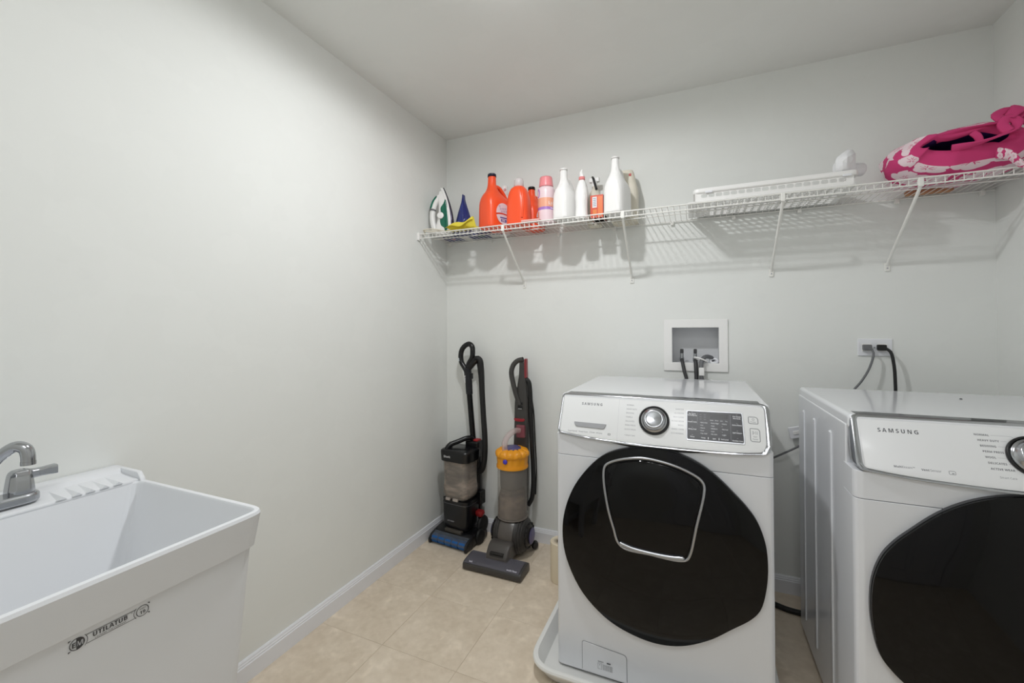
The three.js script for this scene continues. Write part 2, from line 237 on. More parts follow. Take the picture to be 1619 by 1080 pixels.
// washer
{
  const o = thing('washing_machine', 'white front-loading washing machine with black round door, standing in a drip pan', 'washer', [0, 0, 0]);
  cabinet(o, 0, 0, 0.115, 0.014);
  for (const [x, z] of [[1.04, 0.17], [1.61, 0.17], [1.04, 0.72], [1.61, 0.72]]) part(o, 'foot', new THREE.CylinderGeometry(0.02, 0.024, 0.008, 16).translate(x, 0.012, z), MAT.rubber);
  const tex = canvasTex(2048, 520, (c, w, h) => {
    c.fillStyle = '#eceded'; c.fillRect(0, 0, w, h);
    c.fillStyle = '#d9dadc'; c.fillRect(px(1.205), 0, 3, h);
    c.fillStyle = '#6f7075'; c.font = 'bold 38px sans-serif'; spaced(c, 'SAMSUNG', px(1.071), py(0.948), 7);
    c.fillStyle = '#808186'; c.font = '19px sans-serif'; c.fillText('SuperSpeed   PowerFoam   STEAM  VRTplus', px(1.03), py(0.858)); c.lineWidth = 4; c.strokeStyle = '#55565b'; c.strokeRect(px(1.174), py(0.861), 22, 14);
    c.fillStyle = '#97989d'; c.font = '19px sans-serif'; c.textAlign = 'left';
    ['NORMAL', 'HEAVY DUTY', 'BEDDING', 'TOWELS', 'DELICATES', 'PERM PRESS', 'QUICK WASH'].forEach((s, i) => c.fillText(s, px(1.232 - 0.0005 * i), py(0.955 - 0.0128 * i)));
    c.fillText('• Smart Care', px(1.229), py(0.86));
    c.textAlign = 'right';['SANITIZE', 'ALLERGEN', 'SELF CLEAN', 'ACTIVE WEAR', 'WOOL', 'RINSE + SPIN', 'ECO NORMAL'].forEach((s, i) => c.fillText(s, px(1.419), py(0.952 - 0.0122 * i)));
    c.strokeStyle = '#6d6e73'; c.lineWidth = 5;
    const rr = (x0, x1, y0, y1, r) => { c.beginPath(); c.roundRect(px(x0), py(y1), px(x1) - px(x0), py(y0) - py(y1), r); c.stroke(); };
    rr(1.608, 1.634, 0.926, 0.945, [6, 26, 6, 14]); rr(1.611, 1.637, 0.876, 0.912, [6, 26, 10, 18]);
    c.fillStyle = '#8b8c91'; c.textAlign = 'center'; c.font = '16px sans-serif'; c.fillText('Power', px(1.621), py(0.929)); c.fillText('Start', px(1.624), py(0.888)); c.fillText('Pause', px(1.624), py(0.881));
    c.lineWidth = 3; c.strokeStyle = '#8b8c91'; c.beginPath(); c.arc(px(1.621), py(0.938), 9, 0, 6.3); c.stroke(); c.beginPath(); c.moveTo(px(1.618), py(0.905)); c.lineTo(px(1.618), py(0.896)); c.lineTo(px(1.6225), py(0.9005)); c.closePath(); c.moveTo(px(1.626), py(0.905)); c.lineTo(px(1.626), py(0.896)); c.moveTo(px(1.63), py(0.905)); c.lineTo(px(1.63), py(0.896)); c.stroke();
  });
  console3(o, 0, 0, tex, 1);
  const gy = 0.8825; const grip = extr(shapeOf(roundPoly([[-0.05, -0.008], [0.053, -0.0105], [0.06, 0.007], [-0.0565, 0.0085]], [0.012, 0.006, 0.003, 0.004], 4), false), 0.004, 0.0008, 2); grip.rotateX(LEAN); part(o, 'drawer_grip', grip, M('#a3a4a7', 0.45), 'grey grip of the detergent drawer', [1.106, gy, faceZ(gy) - 0.0022]);
  knob(o, 1.325, 0.914, faceZ(0.914));
  const dt = canvasTex(1024, 560, (c, w, h) => {
    c.fillStyle = '#2e2f33'; c.fillRect(0, 0, w, h); c.fillStyle = '#18191c'; c.fillRect(425, 45, 330, 90);
    c.fillStyle = '#6d6e73'; c.fillRect(192, 40, 6, 230); c.fillRect(795, 40, 8, 480);
    c.fillStyle = '#e3e4e8'; c.font = 'bold 32px sans-serif'; c.textAlign = 'center';
    [['My Cycle', 75], ['SpeedSpray', 105], ['Smart Care', 235], ['Delay End', 375], ['Rinse', 520]].forEach(([s, y]) => c.fillText(s, 98, y));
    [['Pre Wash', 80], ['Pre Soak', 115], ['Extra Rinse', 240], ['Self Clean+', 385], ['Garden Care', 530]].forEach(([s, y]) => c.fillText(s, 915, y));
    c.textAlign = 'left'; c.font = '30px sans-serif';
    ['Extra Hot', 'Hot', 'Warm', 'Cool', 'Tap Cold'].forEach((s, i) => c.fillText('•' + s, 245, 235 + 52 * i));
    ['Extra High', 'High', 'Medium', 'Low', 'No Spin'].forEach((s, i) => c.fillText('•' + s, 440, 235 + 52 * i));
    ['Heavy', '·', 'Normal', '·', 'Light'].forEach((s, i) => c.fillText('•' + s, 640, 235 + 52 * i));
    c.font = '26px sans-serif';['Wash', 'Rinse', 'Spin', 'Dry'].forEach((s, i) => c.fillText(s, 430 + 92 * i, 178));
    c.font = 'bold 30px sans-serif';['Temp', 'Spin', 'Soil Level'].forEach((s, i) => c.fillText(s, [260, 470, 620][i], 525)); c.fillRect(385, 495, 12, 40); c.fillRect(580, 495, 12, 40);
    c.fillStyle = '#5e5f64'; for (let i = 0; i < 2; i++) for (let j = 0; j < 3; j++) c.fillRect(235 + 80 * i, 65 + 45 * j, 40, 12);
    c.fillStyle = '#9a9ba0'; for (const x of [98, 915]) for (const y of [30, 195, 330, 470]) c.fillRect(x - 12, y, 24, 6);
  });
  const mk = (pts, d, z, mat, name, label, uvb) => { let g = extr(shapeOf(roundPoly(pts, 0.005, 4), false), d, 0.0005, 1, z); if (uvb) g = planarUV(g, ...uvb); warp(g, (x, y, zz) => [x, y, zz + faceZ(y)]); return part(o, name, g, mat, label); };
  mk([[1.427, 0.864], [1.5955, 0.8655], [1.592, 0.956], [1.427, 0.9535]], 0.003, -0.0025, MAT.satin, 'display_bezel', 'silver edge of the display');
  mk([[1.429, 0.868], [1.5925, 0.8695], [1.5895, 0.9535], [1.429, 0.951]], 0.003, -0.0014, new THREE.MeshPhysicalMaterial({ map: dt, roughness: 0.25 }), 'display', 'dark display with white lettering', [1.429, 1.5925, 0.868, 0.9535]);
  part(o, 'grip_recess', extr(shapeOf([[1.17, 0.8355], [1.25, 0.824], [1.36, 0.8215], [1.45, 0.825], [1.52, 0.8345], [1.34, 0.8325]], true, 50), 0.006, 0.001, 1, ZF - 0.004), MAT.black, 'dark hollow under the console');
  part(o, 'door_ring', doorGeo(DOOR.map(([x, y]) => [DC[0] + (x - DC[0]) * 1.004, DC[1] + (y - DC[1]) * 1.004]), DC, DZ - 0.008, 0.002, 3, 0.02), M('#3c3d40', 0.3), 'thin dark rim of the door');
  const door = part(o, 'door', doorGeo(DOOR, DC, DZ, DH), MAT.gloss, 'glossy black convex door');
  const win = [[1.165, 0.727], [1.17, 0.758], [1.196, 0.776], [1.249, 0.792], [1.297, 0.798], [1.349, 0.794], [1.412, 0.779], [1.465, 0.753], [1.477, 0.736], [1.477, 0.711], [1.455, 0.611], [1.436, 0.521], [1.426, 0.503], [1.402, 0.496], [1.316, 0.498], [1.234, 0.502], [1.214, 0.518], [1.201, 0.558], [1.181, 0.625]];
  part(door, 'hatch_trim', tube(win.map(([x, y]) => V(x, y, surf(x, y) + 0.001)), 0.0046, 160, 8, true), MAT.satin, 'bright metal trim of the small hatch');
  const wi = win.map(([x, y]) => [1.325 + (x - 1.325) * 0.95, 0.65 + (y - 0.65) * 0.95]);
  const hg = extr(shapeOf(wi, true, 60), 0.008, 0.003, 3, 0), hp = hg.attributes.position; for (let i = 0; i < hp.count; i++) hp.setZ(i, hp.getZ(i) - 0.004 + surf(hp.getX(i), hp.getY(i))); hg.computeVertexNormals();
  part(door, 'hatch', toCreasedNormals(hg, 0.8), MAT.gloss, 'small glossy black hatch in the door');
  const gp = [[1.225, 0.517], [1.262, 0.508], [1.32, 0.5035], [1.38, 0.5035], [1.414, 0.507]].map(([x, y]) => [x, y, surf(x, y) + 0.006]);
  part(door, 'hatch_grip', ctube(gp, 0.0064, 30, 8), MAT.satin, 'silver pull along the lower hatch edge');
  part(o, 'filter_flap_gap', extr(shapeOf(roundPoly([[1.0785, 0.022], [1.2345, 0.022], [1.2335, 0.1115], [1.078, 0.1225]], [0, 0, 0.014, 0.01]), false), 0.002, 0, 1, ZF - 0.0012), M('#77787c', 0.5), 'dark gap round the filter flap');
  part(o, 'filter_flap', extr(shapeOf(roundPoly([[1.08, 0.022], [1.233, 0.022], [1.232, 0.11], [1.0795, 0.121]], [0, 0, 0.013, 0.009]), false), 0.004, 0.0006, 2, ZF - 0.002), MAT.enamel, 'small flap low on the front');
  const ft = canvasTex(256, 160, (c) => { c.fillStyle = '#55565a'; c.font = 'bold 24px sans-serif'; c.fillText('NOTICE', 10, 26); c.fillRect(150, 6, 60, 20); c.strokeStyle = '#77787d'; c.lineWidth = 3; c.strokeRect(10, 44, 60, 90); c.font = '40px sans-serif'; c.fillText('×', 28, 84); c.font = '11px sans-serif'; c.fillStyle = '#6b6c70'; for (let i = 0; i < 10; i++) c.fillText('Clean the debris filter regularly', 86, 56 + i * 9); });
  decal(o, 'printed_notice', ft, 0.056, 0.035, [1.161, 0.0535, ZF + 0.0025], [0, 0, 0], 'small grey printed notice');
}
// drip pan
{
  const PX = [0.904, 1.702], PZ = [0.06, 0.945];
  const ringAt = (y, g, r) => roundPoly([[PX[0] - g, PZ[0] - g], [PX[1] + g, PZ[0] - g], [PX[1] + g, PZ[1] + g], [PX[0] - g, PZ[1] + g]], r + g, 16).map(([x, z]) => [x, y, z]);
  const rings = [ringAt(0.001, -0.045, 0.11), ringAt(0.01, -0.036, 0.11), ringAt(0.05, -0.02, 0.11), ringAt(0.052, -0.002, 0.11), ringAt(0.058, 0.0, 0.11), ringAt(0.064, -0.003, 0.11), ringAt(0.066, -0.009, 0.11), ringAt(0.064, -0.018, 0.11), ringAt(0.056, -0.022, 0.11), ringAt(0.014, -0.039, 0.11), ringAt(0.008, -0.05, 0.11)];
  const n = rings[0].length, pos = rings.flat(2), idx = []; for (let j = 0; j < rings.length - 1; j++) for (let i = 0; i < n; i++) { const p = j * n + i, q = j * n + (i + 1) % n; idx.push(p, p + n, q, q, p + n, q + n); }
  for (const [j, up] of [[0, 0], [rings.length - 1, 1]]) { const k = pos.length / 3; pos.push((PX[0] + PX[1]) / 2, rings[j][0][1], (PZ[0] + PZ[1]) / 2); for (let i = 0; i < n; i++) up ? idx.push(j * n + i, k, j * n + (i + 1) % n) : idx.push(j * n + i, j * n + (i + 1) % n, k); }
  let g = new THREE.BufferGeometry(); g.setAttribute('position', new THREE.Float32BufferAttribute(pos, 3)); g.setIndex(idx); g = toCreasedNormals(g, 0.6);
  single('washer_drip_pan', g, MAT.pan, 'shallow white plastic drip pan under the washing machine', 'drip pan');
}
// dryer
{
  const dx = 0.856, dz = 0.088;
  const o = thing('clothes_dryer', 'white front-loading clothes dryer with ribbed side, beside the washing machine', 'dryer', [0, 0, 0]);
  cabinet(o, dx, dz, 0.252, 0.022);
  for (const [x, z] of [[1.03, 0.3], [1.62, 0.3], [1.03, 0.78], [1.62, 0.78]]) part(o, 'foot', new THREE.CylinderGeometry(0.02, 0.024, 0.024, 16).translate(x + dx, 0.012, z), MAT.rubber);
  for (const z of [0.345, 0.505, 0.70]) { const g = extr(shapeOf(rrect(-0.011, 0.011, 0.09, 0.905, 0.011, 8), false), 0.01, 0.0045, 4); g.rotateY(-Math.PI / 2); part(o, 'side_rib', toCreasedNormals(g, 1.2), MAT.enamel, undefined, [X0 + dx + 0.0065, 0, z]); }
  const tex = canvasTex(2048, 520, (c, w, h) => {
    c.fillStyle = '#e9eaeb'; c.fillRect(0, 0, w, h);
    c.fillStyle = '#54555a'; c.font = 'bold 42px sans-serif'; spaced(c, 'SAMSUNG', px(1.05), py(0.945), 9);
    c.textAlign = 'left'; c.font = 'bold 21px sans-serif'; c.fillText('Multi', px(1.07), py(0.864)); c.fillText('Vent', px(1.125), py(0.862)); c.font = '21px sans-serif'; c.fillStyle = '#85868b'; c.fillText('Steam™', px(1.088), py(0.864)); c.fillText('Sensor', px(1.142), py(0.862)); c.strokeStyle = '#85868b'; c.lineWidth = 3; c.beginPath(); c.roundRect(px(1.178), py(0.867), 36, 24, 5); c.stroke(); c.fillRect(px(1.183), py(0.863), 14, 6);
    c.font = 'bold 20px sans-serif'; c.fillStyle = '#5d5e63';
    [['NORMAL', 1.244], ['HEAVY DUTY', 1.248], ['BEDDING', 1.250], ['PERM PRESS', 1.252], ['WOOL', 1.254], ['DELICATES', 1.256], ['ACTIVE WEAR', 1.258]].forEach(([s, x], i) => { const y = 0.953 - 0.0123 * i; c.fillText(s, px(x), py(y)); const e = px(x) + c.measureText(s).width + 8; c.strokeStyle = '#b5b6ba'; c.lineWidth = 2; c.beginPath(); c.moveTo(e, py(y) - 7); c.lineTo(px(i === 0 ? 1.312 : 1.294 + 0.004 * Math.abs(i - 3)), py(y) - 7); if (i === 0) c.lineTo(px(1.319), py(0.95)); c.stroke(); });
    c.fillText('℠', px(1.26), py(0.862)); c.font = '18px sans-serif'; c.fillStyle = '#8f9095'; c.fillText('Smart Care', px(1.27), py(0.862));
    c.textAlign = 'right'; c.fillStyle = '#6d6e73'; c.font = '20px sans-serif';['SANITIZE', 'TOWELS', 'QUICK DRY', 'TIME DRY', 'AIR FLUFF', 'REFRESH'].forEach((s, i) => c.fillText(s, px(1.43), py(0.952 - 0.0145 * i)));
  });
  console3(o, dx, dz, tex, -1);
  knob(o, 1.342 + dx, 0.914, faceZ(0.914) + dz);
  { const g = extr(shapeOf(roundPoly([[1.44, 0.868], [1.5925, 0.8695], [1.5895, 0.9535], [1.44, 0.951]], 0.005, 4), false), 0.004, 0.001, 1, -0.002); warp(g, (x, y, z) => [x + dx, y, z + dz + faceZ(y)]); part(o, 'display', g, M('#2a2b2e', 0.25), 'dark display'); }
  const mir = DOOR.map(([x, y]) => [2 * DC[0] - x + dx, y]).reverse(), c = [DC[0] + dx, DC[1]];
  part(o, 'door_ring', doorGeo(mir.map(([x, y]) => [c[0] + (x - c[0]) * 1.004, c[1] + (y - c[1]) * 1.004]), c, DZ - 0.008 + dz, 0.002, 3, 0.02), M('#3c3d40', 0.3), 'thin dark rim of the door');
  part(o, 'door', doorGeo(mir, c, DZ + dz, 0.028), MAT.gloss, 'glossy black convex door');
  single('dryer_top_screw', new THREE.SphereGeometry(0.004, 10, 6, 0, 6.3, 0, 1.4).translate(2.27, 0.9845, 0.42), M('#55565a', 0.5), 'tiny dark speck on top of the clothes dryer', 'screw');
}

// ---------------------------------------------------------------- washer supply box, outlet, cords
{
  const o = thing('washer_outlet_box', 'white recessed laundry valve box in the wall above the washing machine', 'valve box', [0, 0, 0]);
  part(o, 'face_frame', merge([rbox(1.3065, 1.602, BX.y1, 1.2715, 0, 0.008, 0.002), rbox(1.3065, 1.602, 1.012, BX.y0, 0, 0.008, 0.002), rbox(1.3065, BX.x0, 1.02, 1.26, 0, 0.0078, 0.002), rbox(BX.x1, 1.602, 1.02, 1.26, 0, 0.0078, 0.002)]), MAT.whitePlastic);
  const d = -0.1; part(o, 'recess', merge([box(BX.x0, BX.x1, BX.y0, BX.y1, d - 0.004, d), box(BX.x0 - 0.003, BX.x0, BX.y0, BX.y1, d, 0.001), box(BX.x1, BX.x1 + 0.003, BX.y0, BX.y1, d, 0.001), box(BX.x0, BX.x1, BX.y1, BX.y1 + 0.003, d, 0.001), box(BX.x0, BX.x1, BX.y0 - 0.003, BX.y0, d, 0.001)]), M('#dcdddf', 0.5));
  const ww = (x) => { const v = part(o, 'valve', merge([new THREE.CylinderGeometry(0.008, 0.008, 0.05, 14).translate(x, 1.085, -0.03), new THREE.CylinderGeometry(0.011, 0.011, 0.02, 14).translate(x, 1.068, -0.028)]), MAT.satin, 'metal stop valve'); part(v, 'valve_handle', rbox(x - 0.008, x + 0.008, 1.1, 1.122, -0.045, -0.012, 0.004), MAT.hose, 'dark valve handle'); };
  ww(1.392); ww(1.455);
  part(o, 'drain_outlet', new THREE.TorusGeometry(0.016, 0.006, 10, 24).rotateX(-0.9).translate(1.54, 1.064, -0.02), MAT.trim, 'round white drain opening');
  const h = (name, label, pts, r, mat) => single(name, tube(pts, r, 50, 10), mat, label, 'hose', [0, 0, 0], 'laundry hoses');
  h('supply_hose', 'dark water hose hanging from the valve nearer the vacuum cleaners', [[1.393, 1.068, -0.026], [1.394, 1.066, 0.0], [1.397, 1.05, 0.018], [1.405, 1.01, 0.03], [1.415, 0.97, 0.036], [1.42, 0.8, 0.04], [1.4, 0.6, 0.045]], 0.0085, MAT.hose);
  h('supply_hose', 'dark water hose hanging from the valve at the middle of the valve box', [[1.456, 1.07, -0.026], [1.456, 1.068, 0.0], [1.457, 1.05, 0.018], [1.459, 1.0, 0.03], [1.46, 0.95, 0.034], [1.46, 0.8, 0.04], [1.44, 0.6, 0.045]], 0.0095, MAT.hose);
  h('drain_hose', 'grey corrugated drain hose curving out of the valve box', [[1.538, 1.068, -0.045], [1.528, 1.08, -0.03], [1.505, 1.086, -0.005], [1.487, 1.072, 0.022], [1.481, 1.03, 0.036], [1.483, 0.97, 0.04], [1.49, 0.8, 0.045], [1.5, 0.6, 0.05]], 0.0105, MAT.graycord);
  single('hose_tag', rbox(1.471, 1.495, 0.995, 1.035, 0.046, 0.053, 0.003), MAT.whitePlastic, 'small white tag wrapped on the drain hose', 'tag');
  single('cable_tie', new THREE.TorusGeometry(0.016, 0.004, 8, 24).scale(1.7, 1, 1).rotateX(1.2).rotateZ(-0.35).translate(1.478, 1.072, 0.018), MAT.whitePlastic, 'white strap tying the hoses at the valve box', 'strap');
  const w = thing('wall_outlet', 'white double wall socket above the clothes dryer', 'outlet', [0, 0, 0]);
  const pl = part(w, 'cover_plate', rbox(2.111, 2.231, 1.1025, 1.178, -0.001, 0.006, 0.003), MAT.trim);
  for (const x of [2.142, 2.196]) part(w, 'socket', rbox(x - 0.0165, x + 0.0165, 1.123, 1.157, 0.004, 0.0085, 0.002), MAT.whitePlastic);
  part(w, 'screw', new THREE.CylinderGeometry(0.003, 0.003, 0.002, 12).rotateX(Math.PI / 2).translate(2.169, 1.14, 0.0068), MAT.satin);
  const cord = (label, x, mat, pts, r) => { const c = thing('power_cord', label, 'cord', [0, 0, 0], 0, 'cords plugged into the wall socket'); part(c, 'plug', rbox(x - 0.017, x + 0.012, 1.128, 1.153, 0.0085, 0.034, 0.004), mat); part(c, 'cable', tube(pts, r, 60, 8), mat); };
  cord('grey power cord in the wall socket, looping down behind the clothes dryer', 2.142, MAT.graycord, [[2.15, 1.138, 0.024], [2.156, 1.12, 0.038], [2.14, 1.06, 0.05], [2.11, 1.0, 0.056], [2.075, 0.95, 0.06], [2.0, 0.8, 0.06], [1.9, 0.71, 0.055], [1.78, 0.63, 0.05], [1.68, 0.575, 0.045]], 0.0045);
  cord('black power cord in the wall socket, dropping behind the clothes dryer', 2.192, MAT.rubber, [[2.2, 1.138, 0.024], [2.212, 1.125, 0.04], [2.22, 1.07, 0.05], [2.222, 1.0, 0.055], [2.222, 0.9, 0.06], [2.22, 0.6, 0.1], [2.2, 0.4, 0.15]], 0.006);
  const ps = thing('junction_plate', 'small white plate tilted on the wall between the washing machine and the clothes dryer', 'plate', [1.905, 0.757, 0.02]); ps.rotation.z = 0.22; ps.rotation.y = 0.15;
  part(ps, 'plate', rbox(-0.06, 0.06, -0.026, 0.026, -0.006, 0.006, 0.003), MAT.trim); part(ps, 'strip', rbox(-0.045, 0.05, -0.008, 0.008, 0.005, 0.009, 0.002), MAT.whitePlastic);
  single('floor_cable', ctube([[1.705, 0.012, 0.11], [1.76, 0.012, 0.14], [1.81, 0.012, 0.162], [1.87, 0.012, 0.168], [1.96, 0.012, 0.16]], 0.0115, 40, 10), MAT.rubber, 'thick black cable on the floor between the washing machine and the clothes dryer', 'cable');
}

// ---------------------------------------------------------------- wire shelf
const SY = 1.778; // top of the deck wires
{
  const o = thing('wire_shelf', 'long white wire shelf fixed along the wall above the washer and dryer', 'shelf', [0, 0, 0]);
  const r = 0.0016, yd = SY - r, zF = 0.305;
  const wg = tube([[0, yd, 0.006], [0, yd, 0.15], [0, yd, zF - 0.008], [0, yd - 0.001, zF - 0.002], [0, yd - 0.006, zF], [0, yd - 0.028, zF]], r, 24, 6);
  const nW = 100; for (let i = 0; i < nW; i++) part(o, 'wire', wg, MAT.wire, undefined, [0.022 + i * (RW - 0.044) / (nW - 1), 0, 0]);
  for (const [y, z, q] of [[yd - 0.004, zF + 0.003, 0.003], [yd - 0.028, zF + 0.003, 0.003], [yd - 0.004, 0.012, 0.003], [yd - 0.004, 0.155, 0.003]]) part(o, 'rail', rod([0.006, y, z], [RW - 0.006, y, z], q, 10), MAT.wire);
  for (const x of [0.535, 1.15, 1.787, 2.217]) {
    const b = part(o, 'bracket', ctube([[x, yd - 0.03, zF + 0.001], [x, yd - 0.038, zF - 0.006], [x, 1.62, 0.155], [x, 1.505, 0.012], [x, 1.495, 0.005]], 0.0058, 30, 8), MAT.wire, 'diagonal support bracket');
    part(b, 'bracket_foot', rbox(x - 0.01, x + 0.01, 1.468, 1.505, 0, 0.006, 0.003), MAT.wire); part(b, 'bracket_screw', new THREE.CylinderGeometry(0.0032, 0.0032, 0.003, 10).rotateX(Math.PI / 2).translate(x, 1.482, 0.0066), MAT.satin);
    part(b, 'bracket_hook', rbox(x - 0.008, x + 0.008, yd - 0.036, yd - 0.001, zF - 0.004, zF + 0.008, 0.003), MAT.wire);
  }
  for (const x of [0.03, 0.32, 0.748, 1.06, 1.352, 1.632, 1.9, 2.25, 2.519]) part(o, 'wall_clip', rbox(x - 0.008, x + 0.008, yd - 0.022, yd - 0.001, 0, 0.017, 0.003), MAT.wire);
  for (const x of [0.0, RW]) { const s = x ? -1 : 1; part(o, 'end_cap', rbox(x + (s > 0 ? 0 : -0.014), x + (s > 0 ? 0.014 : 0), yd - 0.038, yd + 0.006, zF - 0.012, zF + 0.014, 0.004), MAT.whitePlastic, 'white plastic end bracket'); }
}

// ---------------------------------------------------------------- things on the shelf
function ovalLabel(kind) {
  return canvasTex(256, 320, (c, w, h) => {
    c.clearRect(0, 0, w, h); c.save(); c.beginPath(); c.ellipse(w / 2, h / 2, w / 2 - 4, h / 2 - 4, 0, 0, 7); c.clip();
    c.fillStyle = '#e9e2ea'; c.fillRect(0, 0, w, h); c.fillStyle = '#cfc3d6'; for (let i = 0; i < 8; i++) { c.beginPath(); c.arc(60 + 20 * i, 60 + (i * 37) % 80, 18, 0, 7); c.fill(); }
    c.fillStyle = '#d8402a'; c.beginPath(); c.moveTo(0, 170); c.quadraticCurveTo(w / 2, 130, w, 185); c.lineTo(w, 205); c.quadraticCurveTo(w / 2, 150, 0, 195); c.fill();
    c.fillStyle = kind ? '#5b3fa0' : '#4b4a9c'; c.fillRect(70, 215, 120, 18); c.fillRect(85, 245, 95, 40); c.fillStyle = '#f3eef4'; c.fillRect(100, 253, 60, 8); c.fillRect(100, 268, 60, 8); c.restore();
  });
}
function jug(name, label, { x, z0, z1, top, thick, body, cap, capH = 0.018, lbl, neckR = 0.02, handle = true, capMat, turn = 0, mat }) {
  const L = z1 - z0, H = top - SY, o = thing(name, label, 'bottle', [x, SY + 0.0012, (z0 + z1) / 2], turn, undefined), h = L / 2, hb = H - capH;
  const neckZ = h * 0.3, w = thick / 2, m = mat || body;
  part(o, 'body', loft([{ y: 0.0005, rx: w * 0.9, rz: h * 0.93, n: 5 }, { y: 0.006, rx: w * 0.985, rz: h * 0.985, n: 5 }, { y: H * 0.1, rx: w, rz: h, n: 4.5 }, { y: H * 0.38, rx: w, rz: h, n: 4 }, { y: H * 0.51, rx: w * 0.93, rz: h * 0.93, z: h * 0.05, n: 3.4 }, { y: H * 0.6, rx: w * 0.74, rz: h * 0.68, z: h * 0.2, n: 2.8 }, { y: H * 0.69, rx: neckR * 1.55, rz: neckR * 1.5, z: neckZ * 0.95, n: 2.3 }, { y: H * 0.78, rx: neckR * 1.12, rz: neckR * 1.12, z: neckZ }, { y: H * 0.88, rx: neckR * 1.0, rz: neckR * 1.0, z: neckZ }, { y: hb + 0.001, rx: neckR * 0.95, rz: neckR * 0.95, z: neckZ }], { seg: 48, per: 6, crease: 0.9 }), m);
  if (handle) part(o, 'handle', loft([{ y: 0, rx: w * 0.3, rz: 0.011, n: 3 }, { y: 1, rx: w * 0.3, rz: 0.011, n: 3 }], { seg: 20, per: 24, wob: (x, y, z, t, v) => { const P = [[neckZ - neckR * 0.3, H * 0.775], [neckZ - neckR - 0.02, H * 0.765], [-h * 0.5, H * 0.68], [-h * 0.78, H * 0.56], [-h * 0.88, H * 0.44], [-h * 0.86, H * 0.34]], f = v * 5, i = Math.min(4, Math.floor(f)), u = f - i, A = P[Math.max(0, i - 1)], B = P[i], C = P[i + 1], D = P[Math.min(5, i + 2)], k = (q, d) => 0.5 * (2 * B[q] + (C[q] - A[q]) * u + (2 * A[q] - 5 * B[q] + 4 * C[q] - D[q]) * u * u + (3 * B[q] - A[q] - 3 * C[q] + D[q]) * u * u * u); const tz = C[0] - B[0], ty = C[1] - B[1], l = Math.hypot(tz, ty); return [x * (1 + 0.5 * v), k(1) + z * (-tz / l) * -1 * -1, k(0) + z * (ty / l)]; } }), m);
  part(o, 'cap', lathe([[0, H - 0.001], [neckR * 0.92, H - 0.001], [neckR * 1.04, H - 0.004], [neckR * 1.08, hb], [0, hb]].reverse(), 28).translate(0, 0, neckZ), capMat || cap);
  if (lbl) decal(o, 'label', lbl, L * 0.6, H * 0.38, [thick / 2 + 0.0012, H * 0.26, 0], [0, Math.PI / 2, 0], 'oval printed label');
  return o;
}
